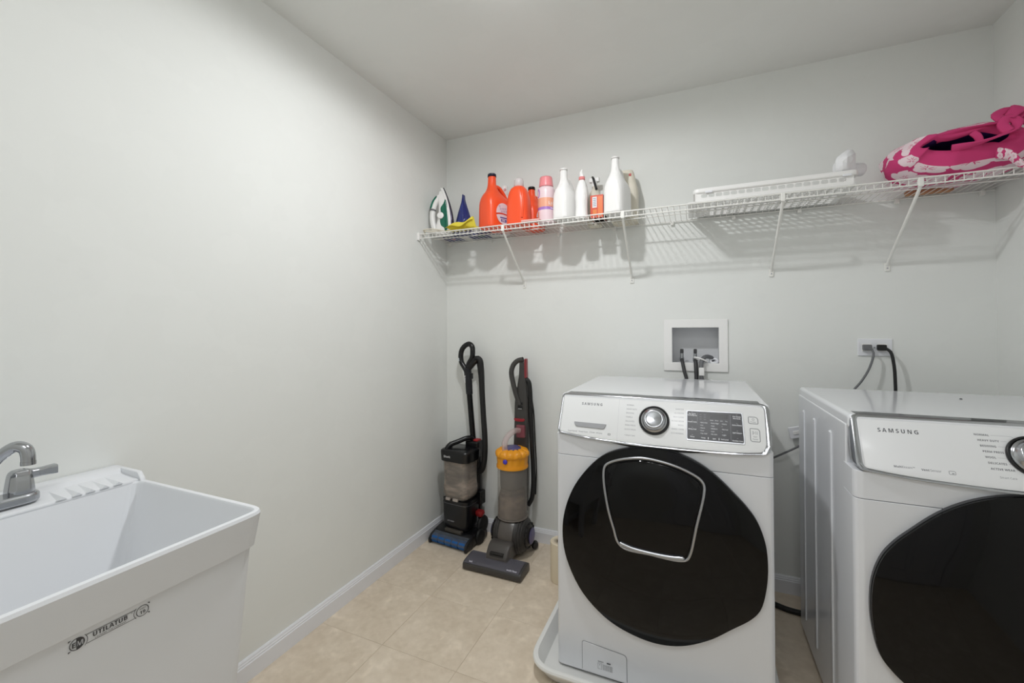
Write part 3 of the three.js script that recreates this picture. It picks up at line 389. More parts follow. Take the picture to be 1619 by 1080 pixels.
// clothes iron standing on its heel
{
  const o = thing('clothes_iron', 'white and green clothes iron standing upright on the wire shelf', 'iron', [0.088, SY, 0.2]); o.rotation.set(0, 0.42, 0);
  const soleShape = shapeOf([[-0.05, 0.012], [0, 0.004], [0.05, 0.012], [0.056, 0.07], [0.05, 0.14], [0.034, 0.21], [0.012, 0.268], [0, 0.285], [-0.012, 0.268], [-0.034, 0.21], [-0.05, 0.14], [-0.056, 0.07]], true, 60);
  const bend = (y) => -0.055 * Math.pow(Math.max(0, y - 0.06) / 0.23, 2);
  const plate = (t, x, s) => { const g = extr(soleShape, t, 0.0015, 2); g.rotateY(Math.PI / 2); return toCreasedNormals(warp(g, (a, b, c) => [a + x + bend(b), b, c * s]), 0.7); };
  part(o, 'soleplate', plate(0.006, 0.064, 1.0), M('#4b4756', 0.25, 0.8), 'dark metal soleplate');
  part(o, 'skirt', plate(0.016, 0.048, 0.97), MAT.whitePlastic);
  part(o, 'body', loft([{ y: 0.004, x: 0.006, rx: 0.045, rz: 0.042, n: 4 }, { y: 0.05, x: 0.012, rx: 0.04, rz: 0.044, n: 3.5 }, { y: 0.11, x: 0.018, rx: 0.034, rz: 0.042, n: 3 }, { y: 0.17, x: 0.018, rx: 0.03, rz: 0.034, n: 3 }, { y: 0.22, x: 0.01, rx: 0.026, rz: 0.024, n: 2.6 }, { y: 0.262, x: 0.002, rx: 0.012, rz: 0.011, n: 2 }], { seg: 36 }), MAT.whitePlastic);
  const gs = shapeOf([[0.032, 0.012], [0.046, 0.05], [0.048, 0.1], [0.042, 0.16], [0.03, 0.205], [0.02, 0.18], [0.004, 0.155], [0.006, 0.12], [0.0, 0.075], [0.008, 0.05], [0.022, 0.04]], true, 50);
  part(o, 'water_tank', extr(gs, 0.014, 0.005, 3, 0.0335), M('#0c6b53', 0.25), 'dark green water tank window');
  part(o, 'dial', lathe([[0, 0.012], [0.017, 0.012], [0.019, 0.008], [0.019, 0], [0, 0]].reverse(), 28).rotateX(Math.PI / 2).translate(0.004, 0.108, 0.044), MAT.whitePlastic, 'round white temperature dial');
  part(o, 'handle', tube([[-0.02, 0.006, 0], [-0.038, 0.04, 0], [-0.05, 0.1, 0], [-0.047, 0.15, 0], [-0.03, 0.2, 0], [-0.004, 0.235, 0]], 0.0165, 30, 14), MAT.whitePlastic);
  part(o, 'steam_button', ctube([[-0.052, 0.166, 0], [-0.04, 0.2, 0], [-0.024, 0.222, 0]], 0.0145, 16, 12), M('#0c6b53', 0.3), 'green thumb button');
  part(o, 'grip_band', tube([[-0.0495, 0.146, 0], [-0.0478, 0.156, 0]], 0.019, 4, 16), MAT.graycord, 'grey band');
  single('iron_cord', tube([[0.02, SY + 0.006, 0.26], [0.03, SY + 0.012, 0.285], [0.08, SY + 0.008, 0.292], [0.12, SY + 0.007, 0.28], [0.13, SY + 0.01, 0.262], [0.09, SY + 0.016, 0.27], [0.035, SY + 0.018, 0.27], [0.026, SY + 0.02, 0.29], [0.075, SY + 0.022, 0.294], [0.14, SY + 0.012, 0.286], [0.158, SY + 0.007, 0.26], [0.15, SY + 0.008, 0.23]], 0.0042, 120, 8), MAT.cream, 'coiled cream cord in front of the clothes iron', 'cord');
}
// blue pouch, flat blue packet, yellow cloth
{
  const bt = canvasTex(512, 512, (c, w, h) => { c.fillStyle = '#232f74'; c.fillRect(0, 0, w, h); let s = 5; const R = () => (s = (s * 16807) % 2147483647) / 2147483647; for (let i = 0; i < 26; i++) { c.fillStyle = ['#31408f', '#1a2257', '#8f9ac6', '#c9cde0', '#3b4da6'][Math.floor(R() * 5)]; c.save(); c.translate(R() * w, R() * h); c.rotate(R() * 3); c.fillRect(-R() * 50, -4, 20 + R() * 70, 6 + R() * 10); c.restore(); }  });
  const g = loft([{ y: 0, rx: 0.044, rz: 0.05, n: 3 }, { y: 0.02, rx: 0.05, rz: 0.052, n: 2.6 }, { y: 0.09, rx: 0.04, rz: 0.04, n: 1.9 }, { y: 0.16, rx: 0.02, rz: 0.026, n: 1.6 }, { y: 0.2, rx: 0.006, rz: 0.02, n: 1.6 }, { y: 0.228, rx: 0.0015, rz: 0.016, n: 2 }], { seg: 40, wob: (x, y, z, t, v) => { const k = 1 + 0.09 * Math.sin(4 * t + 5 * v) * v + 0.04 * Math.sin(9 * t - 7 * v); return [x * k, y, z * k]; } });
  single('pouch', g, new THREE.MeshPhysicalMaterial({ map: bt, roughness: 0.28 }), 'dark blue pointed foil pouch standing beside the clothes iron', 'pouch', [0.232, SY, 0.185]);
  const ft = canvasTex(512, 256, (c, w, h) => { c.fillStyle = '#1e2b6b'; c.fillRect(0, 0, w, h); c.fillStyle = '#e8e6e2'; c.fillRect(150, 0, 70, 256); c.fillRect(390, 40, 90, 190); c.fillStyle = '#d98b8b'; c.fillRect(60, 60, 40, 60); c.fillStyle = '#3f6a4a'; c.fillRect(300, 30, 60, 60); });
  const fp = rbox(-0.2, 0.2, 0, 0.022, -0.045, 0.045, 0.008, 3); single('flat_packet', planarUV(fp, -0.2, 0.2, -0.045, 0.045, 'x', 'z'), new THREE.MeshStandardMaterial({ map: ft, roughness: 0.4 }), 'flat blue and white packet lying along the wall behind the yellow cloth', 'packet', [0.24, SY + 0.0015, 0.068]);
  // yellow cloth: folded sheet
  const pg = new THREE.PlaneGeometry(1, 1, 36, 28), p = pg.attributes.position;
  for (let i = 0; i < p.count; i++) { const u = p.getX(i) + 0.5, v = p.getY(i) + 0.5; const fold = 0.036 * Math.exp(-Math.pow((v - 0.78 - 0.05 * u) / 0.22, 2)) * (0.55 + 0.75 * u); const x = 0.182 + 0.178 * u + 0.01 * Math.sin(5 * v), z = 0.25 + 0.046 * v; p.setXYZ(i, x, SY + 0.004 + fold + 0.006 * Math.sin(9 * u + 6 * v) * (0.3 + v) + 0.006 + 0.02 * Math.max(0, u - 0.6) * Math.sin(8 * v) + (z < 0.125 ? 0.022 : 0), z); }
  pg.computeVertexNormals(); const low = pg.clone(), lp = low.attributes.position; for (let i = 0; i < lp.count; i++) lp.setY(i, SY + 0.0015 + (lp.getY(i) - SY) * 0.12 + (lp.getZ(i) < 0.125 ? 0.019 : 0));
  const flip = (q) => { const id = q.index.array; for (let i = 0; i < id.length; i += 3) { const t = id[i]; id[i] = id[i + 1]; id[i + 1] = t; } return q; };
  flip(pg); pg.computeVertexNormals(); low.computeVertexNormals(); single('cleaning_cloth', merge([pg, low]), M('#e8d64a', 0.85, 0, { side: THREE.DoubleSide }), 'folded yellow cleaning cloth lying before the blue pouch', 'cloth');
}
jug('detergent_jug', 'tall orange detergent jug with a navy cap, beside the yellow cloth', { x: 0.44, z0: 0.1, z1: 0.28, top: 2.086, thick: 0.122, body: MAT.orange, cap: MAT.navy, lbl: ovalLabel(0), neckR: 0.0225, turn: -0.4 });
jug('detergent_jug', 'small orange detergent jug with a black cap, beside the pink bottle', { x: 0.628, z0: 0.03, z1: 0.15, top: 2.02, thick: 0.09, body: MAT.orange, cap: MAT.black, lbl: ovalLabel(1), neckR: 0.019, turn: -0.3 });
{
  const o = thing('detergent_jug', 'round-shouldered orange detergent jug with a domed clear cap', 'bottle', [0.597, SY, 0.232]);
  part(o, 'body', loft([{ y: 0, rx: 0.054, rz: 0.05, n: 4 }, { y: 0.008, rx: 0.058, rz: 0.054, n: 4 }, { y: 0.09, rx: 0.058, rz: 0.055, n: 3.6 }, { y: 0.15, rx: 0.055, rz: 0.053, n: 3 }, { y: 0.19, rx: 0.043, rz: 0.045, n: 2.6 }, { y: 0.206, rx: 0.03, rz: 0.03, n: 2 }, { y: 0.21, rx: 0.022, rz: 0.022, n: 2 }], { seg: 44 }), MAT.orange);
  part(o, 'grip_groove', tube([[0.038, 0.03, 0.052], [0.044, 0.1, 0.054], [0.038, 0.165, 0.049], [0.026, 0.196, 0.036]], 0.006, 24, 8), MAT.orange);
  part(o, 'cap', lathe([[0, 0.256], [0.012, 0.2555], [0.021, 0.25], [0.025, 0.24], [0.0265, 0.205], [0, 0.205]].reverse(), 32), M('#f4eeee', 0.12, 0, { transmission: 0.35, thickness: 0.01, ior: 1.45 }), 'domed translucent cap');
}
{
  const o = thing('white_bottle', 'white bottle with a red emblem, peeking out behind the tall orange jug', 'bottle', [0.432, SY, 0.056]);
  part(o, 'body', lathe([[0, 0], [0.03, 0], [0.033, 0.006], [0.033, 0.17], [0.028, 0.21], [0.02, 0.235], [0, 0.235]], 28), MAT.whitePlastic);
  part(o, 'cap', lathe([[0, 0.232], [0.021, 0.232], [0.02, 0.286], [0.016, 0.292], [0, 0.292]], 24), MAT.whitePlastic);
  decal(o, 'emblem', canvasTex(64, 64, (c) => { c.strokeStyle = '#d04a58'; c.lineWidth = 9; c.beginPath(); c.arc(32, 32, 22, 0, 7); c.stroke(); c.fillStyle = '#d04a58'; c.fillRect(26, 20, 9, 24); }), 0.018, 0.018, [0.012, 0.262, 0.0185], [0, 0.55, 0], 'red round emblem');
}
// pink bottle
{
  const o = thing('fragrance_bottle', 'pale pink scent booster bottle with a coral cap', 'bottle', [0.741, SY, 0.205]); o.rotation.y = 0.25;
  const t = canvasTex(1024, 512, (c, w, h) => { c.fillStyle = '#f4dde2'; c.fillRect(0, 0, w, h); c.fillStyle = '#f5b294'; c.fillRect(0, 165, w, 130); c.fillStyle = '#ad7fcc'; c.fillRect(0, 290, w, 40); c.fillStyle = '#f7e3e0'; c.font = 'bold 90px sans-serif'; for (const x of [60, 560]) { for (let k = 0; k < 6; k++) { c.fillRect(x + 48 * k, 215 + (k % 2) * 8, 14, 50); c.fillRect(x + 48 * k, 250 - (k % 3) * 12, 34, 12); } c.fillStyle = '#ffffff'; c.font = '32px sans-serif'; c.fillRect(x + 40, 304, 190, 10); c.fillStyle = '#f0b39e'; c.fillRect(x + 170, 350, 150, 120); c.fillStyle = '#b58ad0'; c.beginPath(); c.ellipse(x + 300, 95, 50, 62, 0, 0, 7); c.fill(); c.fillStyle = '#f4dde2'; c.beginPath(); c.ellipse(x + 290, 100, 30, 42, 0, 0, 7); c.fill(); c.fillStyle = '#f7e3e0'; c.font = 'bold 90px sans-serif'; } });
  const b = lathe([[0, 0], [0.04, 0], [0.044, 0.006], [0.044, 0.09], [0.0445, 0.13], [0.046, 0.16], [0.044, 0.182], [0.038, 0.192], [0, 0.192]], 44);
  const bp = b.attributes.position, bu = b.attributes.uv; for (let i = 0; i < bp.count; i++) bu.setY(i, Math.min(1, bp.getY(i) / 0.192));
  part(o, 'body', b, new THREE.MeshPhysicalMaterial({ map: t, roughness: 0.25 }));
  part(o, 'cap', lathe([[0, 0.19], [0.038, 0.19], [0.037, 0.2], [0.033, 0.24], [0.031, 0.246], [0, 0.246]], 36), M('#f5959a', 0.3), 'coral pink cap');
  single('sachet', rbox(0.635, 0.735, SY, SY + 0.012, 0.258, 0.3, 0.004), M('#e8b3ab', 0.5), 'thin pale pink sachet lying before the scent booster bottle', 'sachet');
}
jug('bleach_jug', 'white plastic jug between the scent booster and the squeeze bottle', { x: 0.852, z0: 0.14, z1: 0.285, top: 2.045, thick: 0.092, body: MAT.whitePlastic, cap: MAT.whitePlastic, neckR: 0.018, capH: 0.012, turn: -0.3 });
jug('bleach_jug', 'tallest white plastic jug, beside the orange carton', { x: 1.112, z0: 0.15, z1: 0.285, top: 2.06, thick: 0.1, body: MAT.whitePlastic, cap: MAT.whitePlastic, neckR: 0.0185, capH: 0.012, turn: -0.3 });
{
  const o = thing('cream_jug', 'cream plastic jug with a red tab, standing against the wall behind the tallest white jug', 'bottle', [1.128, SY + 0.001, 0.071]);
  part(o, 'body', loft([{ y: 0, rx: 0.06, rz: 0.046, n: 5 }, { y: 0.006, rx: 0.064, rz: 0.05, n: 5 }, { y: 0.15, rx: 0.064, rz: 0.05, n: 5 }, { y: 0.2, rx: 0.055, rz: 0.047, n: 4 }, { y: 0.25, rx: 0.044, rz: 0.04, n: 4 }, { y: 0.258, rx: 0.04, rz: 0.036, n: 4 }], { seg: 40 }), MAT.cream);
  part(o, 'tab', rbox(0.024, 0.036, 0.222, 0.236, 0.034, 0.044, 0.002), M('#c4524e', 0.5), 'small red tab');
}
{
  const o = thing('squeeze_bottle', 'white squeeze bottle with a pink collar and slanted white nozzle', 'bottle', [0.937, SY, 0.222]);
  part(o, 'body', loft([{ y: 0, rx: 0.029, rz: 0.034, n: 3 }, { y: 0.005, rx: 0.032, rz: 0.037, n: 3 }, { y: 0.06, rx: 0.0305, rz: 0.036, n: 2.6 }, { y: 0.12, rx: 0.032, rz: 0.037, n: 2.4 }, { y: 0.165, rx: 0.026, rz: 0.028, n: 2 }, { y: 0.196, rx: 0.015, rz: 0.015, n: 2 }, { y: 0.2, rx: 0.013, rz: 0.013, n: 2 }], { seg: 36 }), MAT.whitePlastic);
  part(o, 'collar', lathe([[0, 0.198], [0.0155, 0.198], [0.0155, 0.214], [0, 0.214]], 28), M('#ee8f8f', 0.35), 'pink collar');
  part(o, 'nozzle', loft([{ y: 0.214, rx: 0.013, rz: 0.013 }, { y: 0.222, rx: 0.012, rz: 0.012 }, { y: 0.236, x: -0.003, rx: 0.0085, rz: 0.0085 }, { y: 0.252, x: 0.001, rx: 0.004, rz: 0.004 }], { seg: 20 }), MAT.whitePlastic);
}
{
  const o = thing('trigger_spray', 'cream spray bottle with a black trigger, against the wall behind the squeeze bottle', 'bottle', [0.968, SY, 0.066]);
  part(o, 'body', loft([{ y: 0, rx: 0.034, rz: 0.026, n: 3.5 }, { y: 0.006, rx: 0.038, rz: 0.03, n: 3.5 }, { y: 0.13, rx: 0.037, rz: 0.029, n: 3 }, { y: 0.175, rx: 0.026, rz: 0.022, n: 2.2 }, { y: 0.2, rx: 0.012, rz: 0.012 }, { y: 0.212, rx: 0.012, rz: 0.012 }], { seg: 32 }), MAT.cream);
  part(o, 'spray_head', merge([rbox(-0.03, 0.026, 0.232, 0.258, -0.011, 0.011, 0.006), rbox(-0.012, 0.012, 0.208, 0.236, -0.01, 0.01, 0.003)]), MAT.whitePlastic);
  part(o, 'trigger', tube([[-0.012, 0.262, 0.0], [-0.004, 0.25, 0.014], [0.004, 0.222, 0.018], [0.014, 0.188, 0.022]], 0.0065, 20, 8), MAT.black, 'black trigger');
}
{
  const t = canvasTex(256, 256, (c, w, h) => { c.fillStyle = '#d8491f'; c.fillRect(0, 0, w, h); c.fillStyle = '#eb7a3a'; c.fillRect(150, 20, 90, 220); c.fillStyle = '#e9e6e4'; c.fillRect(40, 20, 90, 120); c.fillStyle = '#7080a0'; for (let i = 0; i < 5; i++) c.fillRect(54, 34 + 20 * i, 62, 8); c.fillStyle = '#f3b04a'; for (let i = 0; i < 4; i++) c.fillRect(48, 165 + 16 * i, 80, 7); });
  const o = thing('carton', 'small orange carton with a white label, between the squeeze bottle and the tallest jug', 'carton', [1.012, SY, 0.17]);
  part(o, 'carton_body', rbox(-0.032, 0.032, 0, 0.115, -0.055, 0.055, 0.002, 1), M('#22232c', 0.45), 'dark navy sides');
  part(o, 'front_face', planarUV(box(-0.0318, 0.0318, 0.001, 0.114, 0.0545, 0.0556), -0.032, 0.032, 0, 0.115), new THREE.MeshStandardMaterial({ map: t, roughness: 0.4 }), 'orange front with a white label');
  part(o, 'base_face', box(-0.0315, 0.0315, 0.0, 0.001, -0.0545, 0.0545), M('#d8491f', 0.45), 'orange underside');
}
// collapsed perforated basket
{
  const o = thing('collapsible_basket', 'flat collapsed white plastic basket with rows of slots, on the wire shelf', 'basket', [0, 0, 0]);
  const x0 = 1.43, x1 = 2.035, z0 = 0.022, z1 = 0.298, y0 = SY + 0.001;
  const slots = (a0, a1, b0, b1, na, nb, wa, wb, skip) => { const s = shapeOf(rrect(a0, a1, b0, b1, 0.012), false); const hs = []; for (let i = 0; i < na; i++) for (let j = 0; j < nb; j++) { if (skip && skip(i, j)) continue; const ca = a0 + 0.022 + (a1 - a0 - 0.044) * (i + 0.5) / na, cb = b0 + 0.016 + (b1 - b0 - 0.032) * (j + 0.5) / nb; hs.push(rrect(ca - wa, ca + wa, cb - wb, cb + wb, Math.min(wa, wb) * 0.9, 3)); } hs.forEach((h) => hole(s, h)); return s; };
  const bot = extr(slots(x0, x1, z0, z1, 18, 8, 0.0125, 0.0115, (i, j) => j === 4), 0.003); bot.rotateX(Math.PI / 2); part(o, 'base', bot.translate(0, y0 + 0.003, 0), MAT.whitePlastic, 'slotted base');
  const fr = extr(slots(x0 + 0.03, x1 - 0.012, y0 + 0.002, y0 + 0.046, 18, 1, 0.0125, 0.0078), 0.003, 0, 1, z1 - 0.004); part(o, 'front_wall', fr, MAT.whitePlastic, 'slotted front wall');
  for (const [a, b, c, d] of [[x0 + 0.03, x1 - 0.012, z0 + 0.002, z0 + 0.006], [x0 + 0.03, x0 + 0.034, z0, z1], [x1 - 0.016, x1 - 0.012, z0, z1]]) part(o, 'side_wall', box(a, b, y0 + 0.002, y0 + 0.04, c, d), MAT.whitePlastic);
  const rimS = hole(shapeOf(rrect(x0 + 0.022, x1 + 0.004, z0 - 0.008, z1 + 0.006, 0.025), false), rrect(x0 + 0.036, x1 - 0.01, z0 + 0.005, z1 - 0.007, 0.02));
  const rim = extr(rimS, 0.022, 0.006, 3); rim.rotateX(Math.PI / 2); part(o, 'rim', toCreasedNormals(rim.translate(0, y0 + 0.058, 0), 0.8), MAT.whitePlastic, 'thick smooth rim');
  for (const x of [x0 + 0.085, x1 - 0.035]) part(o, 'latch', rbox(x - 0.014, x + 0.014, y0 + 0.034, y0 + 0.043, z1 + 0.003, z1 + 0.009, 0.002), MAT.trim);
}
{ // crumpled plastic bag
  const g = new THREE.IcosahedronGeometry(0.044, 3); const p = g.attributes.position;
  for (let i = 0; i < p.count; i++) { const x = p.getX(i), y = p.getY(i), z = p.getZ(i), k = 1 + 0.22 * Math.sin(70 * x + 2) * Math.cos(55 * y) + 0.18 * Math.sin(80 * z + 40 * x) + (y > 0.01 ? 0.35 * Math.max(0, Math.sin(60 * x + 1)) : 0); p.setXYZ(i, x * k * 0.92, Math.max(-0.03, y * k), z * k * 0.8); }
  const q = smooth(g, 0.35); single('crumpled_bag', q, M('#f3f3f5', 0.45), 'crumpled white plastic bag on the end of the collapsed basket', 'bag', [2.0, SY + 0.088, 0.262]);
  single('paper_roll', lathe([[0.011, 0], [0.025, 0], [0.026, 0.004], [0.026, 0.046], [0.024, 0.05], [0.011, 0.05], [0.011, 0]], 28).rotateZ(-Math.PI / 2).rotateY(0.35), M('#efeef0', 0.6), 'small white roll leaning on the crumpled plastic bag', 'roll', [2.032, SY + 0.086, 0.21]);
}
// floral tote
{
  const ft = canvasTex(1024, 1024, (c, w, h) => {
    c.fillStyle = '#d63f7c'; c.fillRect(0, 0, w, h); let s = 91; const R = () => (s = (s * 16807) % 2147483647) / 2147483647;
    const flower = (x, y, r, a) => { c.save(); c.translate(x, y); c.rotate(a); for (let k = 0; k < 5; k++) { c.save(); c.rotate(k * 2 * Math.PI / 5); c.fillStyle = '#f8e2e8'; c.beginPath(); c.moveTo(0, 0); c.bezierCurveTo(r * 0.75, -r * 0.25, r * 0.7, -r * 1.1, 0.1 * r, -r); c.bezierCurveTo(-r * 0.55, -r * 1.1, -r * 0.6, -r * 0.3, 0, 0); c.fill(); c.strokeStyle = '#d63f7c'; c.lineWidth = r * 0.04; c.beginPath(); c.moveTo(0, -r * 0.08); c.lineTo(r * 0.05, -r * 0.45); c.moveTo(0, -r * 0.1); c.lineTo(-r * 0.14, -r * 0.38); c.moveTo(0, -r * 0.1); c.lineTo(r * 0.18, -r * 0.36); c.stroke(); c.restore(); } c.restore(); };
    for (let j = 0; j < 4; j++) for (let i = 0; i < 5; i++) flower((i + 0.5 + 0.3 * (R() - 0.5) + (j % 2) * 0.5) * w / 5, (j + 0.5 + 0.3 * (R() - 0.5)) * h / 4, 95 + 30 * R(), R() * 6);
  });
  ft.wrapS = ft.wrapT = THREE.RepeatWrapping;
  const cloth = new THREE.MeshPhysicalMaterial({ map: ft, roughness: 0.8, side: THREE.DoubleSide }), plain = M('#d63f7c', 0.8, 0, { side: THREE.DoubleSide }), purple = M('#3c1a6c', 0.8, 0, { side: THREE.DoubleSide });
  const o = thing('floral_tote', 'pink tote bag with pale hibiscus print and purple lining, lying on the wire shelf', 'bag', [0, 0, 0]);
  const cx = 2.352, cy = SY + 0.085;
  // rings round the z axis: [z, rx, ry, dx, dy, plain?]
  const ringPt = (z, rx, ry, dx, dy, t, wr) => { const c = Math.cos(t), s = Math.sin(t); let x = cx + dx + Math.sign(c) * Math.pow(Math.abs(c), 0.8) * rx, y = cy + dy + Math.sign(s) * Math.pow(Math.abs(s), 0.8) * ry; x += wr * 0.008 * Math.sin(7 * t + z * 30); y += wr * 0.007 * Math.sin(5 * t + z * 45 + 1); return [Math.min(x, RW - 0.006), Math.max(y, SY + 0.002), z + wr * 0.006 * Math.sin(6 * t)]; };
  const shell = (rings, mat, name, label, us) => { const n = 72, pos = [], uv = [], idx = []; rings.forEach((r, j) => { for (let i = 0; i <= n; i++) { const t = (i % n) / n * 2 * Math.PI; pos.push(...ringPt(r[0], r[1], r[2], r[3] || 0, r[4] || 0, t, r[5] ?? 1)); uv.push(i / n * us, j / (rings.length - 1) * us * 0.45); } }); for (let j = 0; j < rings.length - 1; j++) for (let i = 0; i < n; i++) { const a = j * (n + 1) + i; idx.push(a, a + 1, a + n + 1, a + 1, a + n + 2, a + n + 1); } const g = new THREE.BufferGeometry(); g.setAttribute('position', new THREE.Float32BufferAttribute(pos, 3)); g.setAttribute('uv', new THREE.Float32BufferAttribute(uv, 2)); g.setIndex(idx); g.computeVertexNormals(); return part(o, name, g, mat, label); };
  shell([[0.05, 0.001, 0.001], [0.052, 0.1, 0.05], [0.07, 0.16, 0.075], [0.12, 0.192, 0.086], [0.18, 0.2, 0.088, 0, 0.002], [0.24, 0.196, 0.085, 0, 0.003], [0.28, 0.18, 0.078, 0.005, 0.004], [0.297, 0.158, 0.064, 0.005, 0.01]], cloth, 'body', 'pink cloth with pale flowers', 2);
  shell([[0.297, 0.158, 0.064, 0.005, 0.01], [0.306, 0.13, 0.042, 0, 0.022], [0.302, 0.118, 0.026, -0.005, 0.026], [0.29, 0.11, 0.02, -0.008, 0.026]], plain, 'hem', 'plain pink hem round the opening', 1);
  shell([[0.295, 0.114, 0.023, -0.006, 0.026], [0.25, 0.13, 0.04, 0, 0.01], [0.18, 0.13, 0.05], [0.1, 0.1, 0.04], [0.09, 0.001, 0.001]], purple, 'lining', 'dark purple lining', 1);
  const ribbon = (pts, w, name, mat, tw = 0) => { const cu = new THREE.CatmullRomCurve3(pts.map((p) => V(...p)), false, 'centripetal'), n = 40, fr = cu.computeFrenetFrames(n, false), pos = [], uv = [], idx = []; for (let i = 0; i <= n; i++) { const p = cu.getPointAt(i / n), a = tw * i / n + 0.6, d = fr.normals[i].clone().multiplyScalar(Math.cos(a)).add(fr.binormals[i].clone().multiplyScalar(Math.sin(a))), e = fr.tangents[i].clone().cross(d); for (let k = 0; k < 8; k++) { const t = k / 8 * 2 * Math.PI, q = p.clone().addScaledVector(d, Math.cos(t) * w).addScaledVector(e, Math.sin(t) * w * 0.28); pos.push(q.x, q.y, q.z); uv.push(k / 8, i / n * 2); } } for (let i = 0; i < n; i++) for (let k = 0; k < 8; k++) { const a = i * 8 + k, b = i * 8 + (k + 1) % 8; idx.push(a, b, a + 8, b, b + 8, a + 8); } const g = new THREE.BufferGeometry(); g.setAttribute('position', new THREE.Float32BufferAttribute(pos, 3)); g.setAttribute('uv', new THREE.Float32BufferAttribute(uv, 2)); g.setIndex(idx); g.computeVertexNormals(); part(o, name, g, mat, 'pink cloth strap'); };
  ribbon([[2.27, SY + 0.135, 0.285], [2.34, SY + 0.148, 0.3], [2.41, SY + 0.152, 0.312], [2.455, SY + 0.155, 0.315], [2.48, SY + 0.18, 0.3], [2.46, SY + 0.2, 0.29], [2.425, SY + 0.185, 0.3], [2.43, SY + 0.16, 0.318]], 0.016, 'strap', plain, 2.5);
  ribbon([[2.30, SY + 0.085, 0.312], [2.36, SY + 0.088, 0.325], [2.41, SY + 0.1, 0.335], [2.45, SY + 0.12, 0.335], [2.46, SY + 0.145, 0.33], [2.44, SY + 0.16, 0.325], [2.425, SY + 0.14, 0.33], [2.435, SY + 0.11, 0.338]], 0.015, 'strap', plain, 3);
  ribbon([[2.36, SY + 0.135, 0.305], [2.368, SY + 0.115, 0.316], [2.375, SY + 0.085, 0.318]], 0.011, 'strap', plain, 0.5);
  ribbon([[2.44, SY + 0.16, 0.32], [2.47, SY + 0.19, 0.31], [2.485, SY + 0.205, 0.29], [2.5, SY + 0.18, 0.27], [2.52, SY + 0.15, 0.26]], 0.02, 'strap', plain, 1.5);
  ribbon([[2.42, SY + 0.05, 0.31], [2.44, SY + 0.03, 0.335], [2.455, SY + 0.0, 0.345], [2.475, SY - 0.016, 0.34], [2.5, SY + 0.0, 0.345], [2.52, SY + 0.03, 0.33]], 0.022, 'hanging_fold', cloth, 0.8);
  single('folded_towel', rbox(2.27, 2.42, SY, SY + 0.02, 0.017, 0.047, 0.006), M('#c7946f', 0.8), 'folded tan towel squeezed between the wall and the floral tote', 'towel');
}

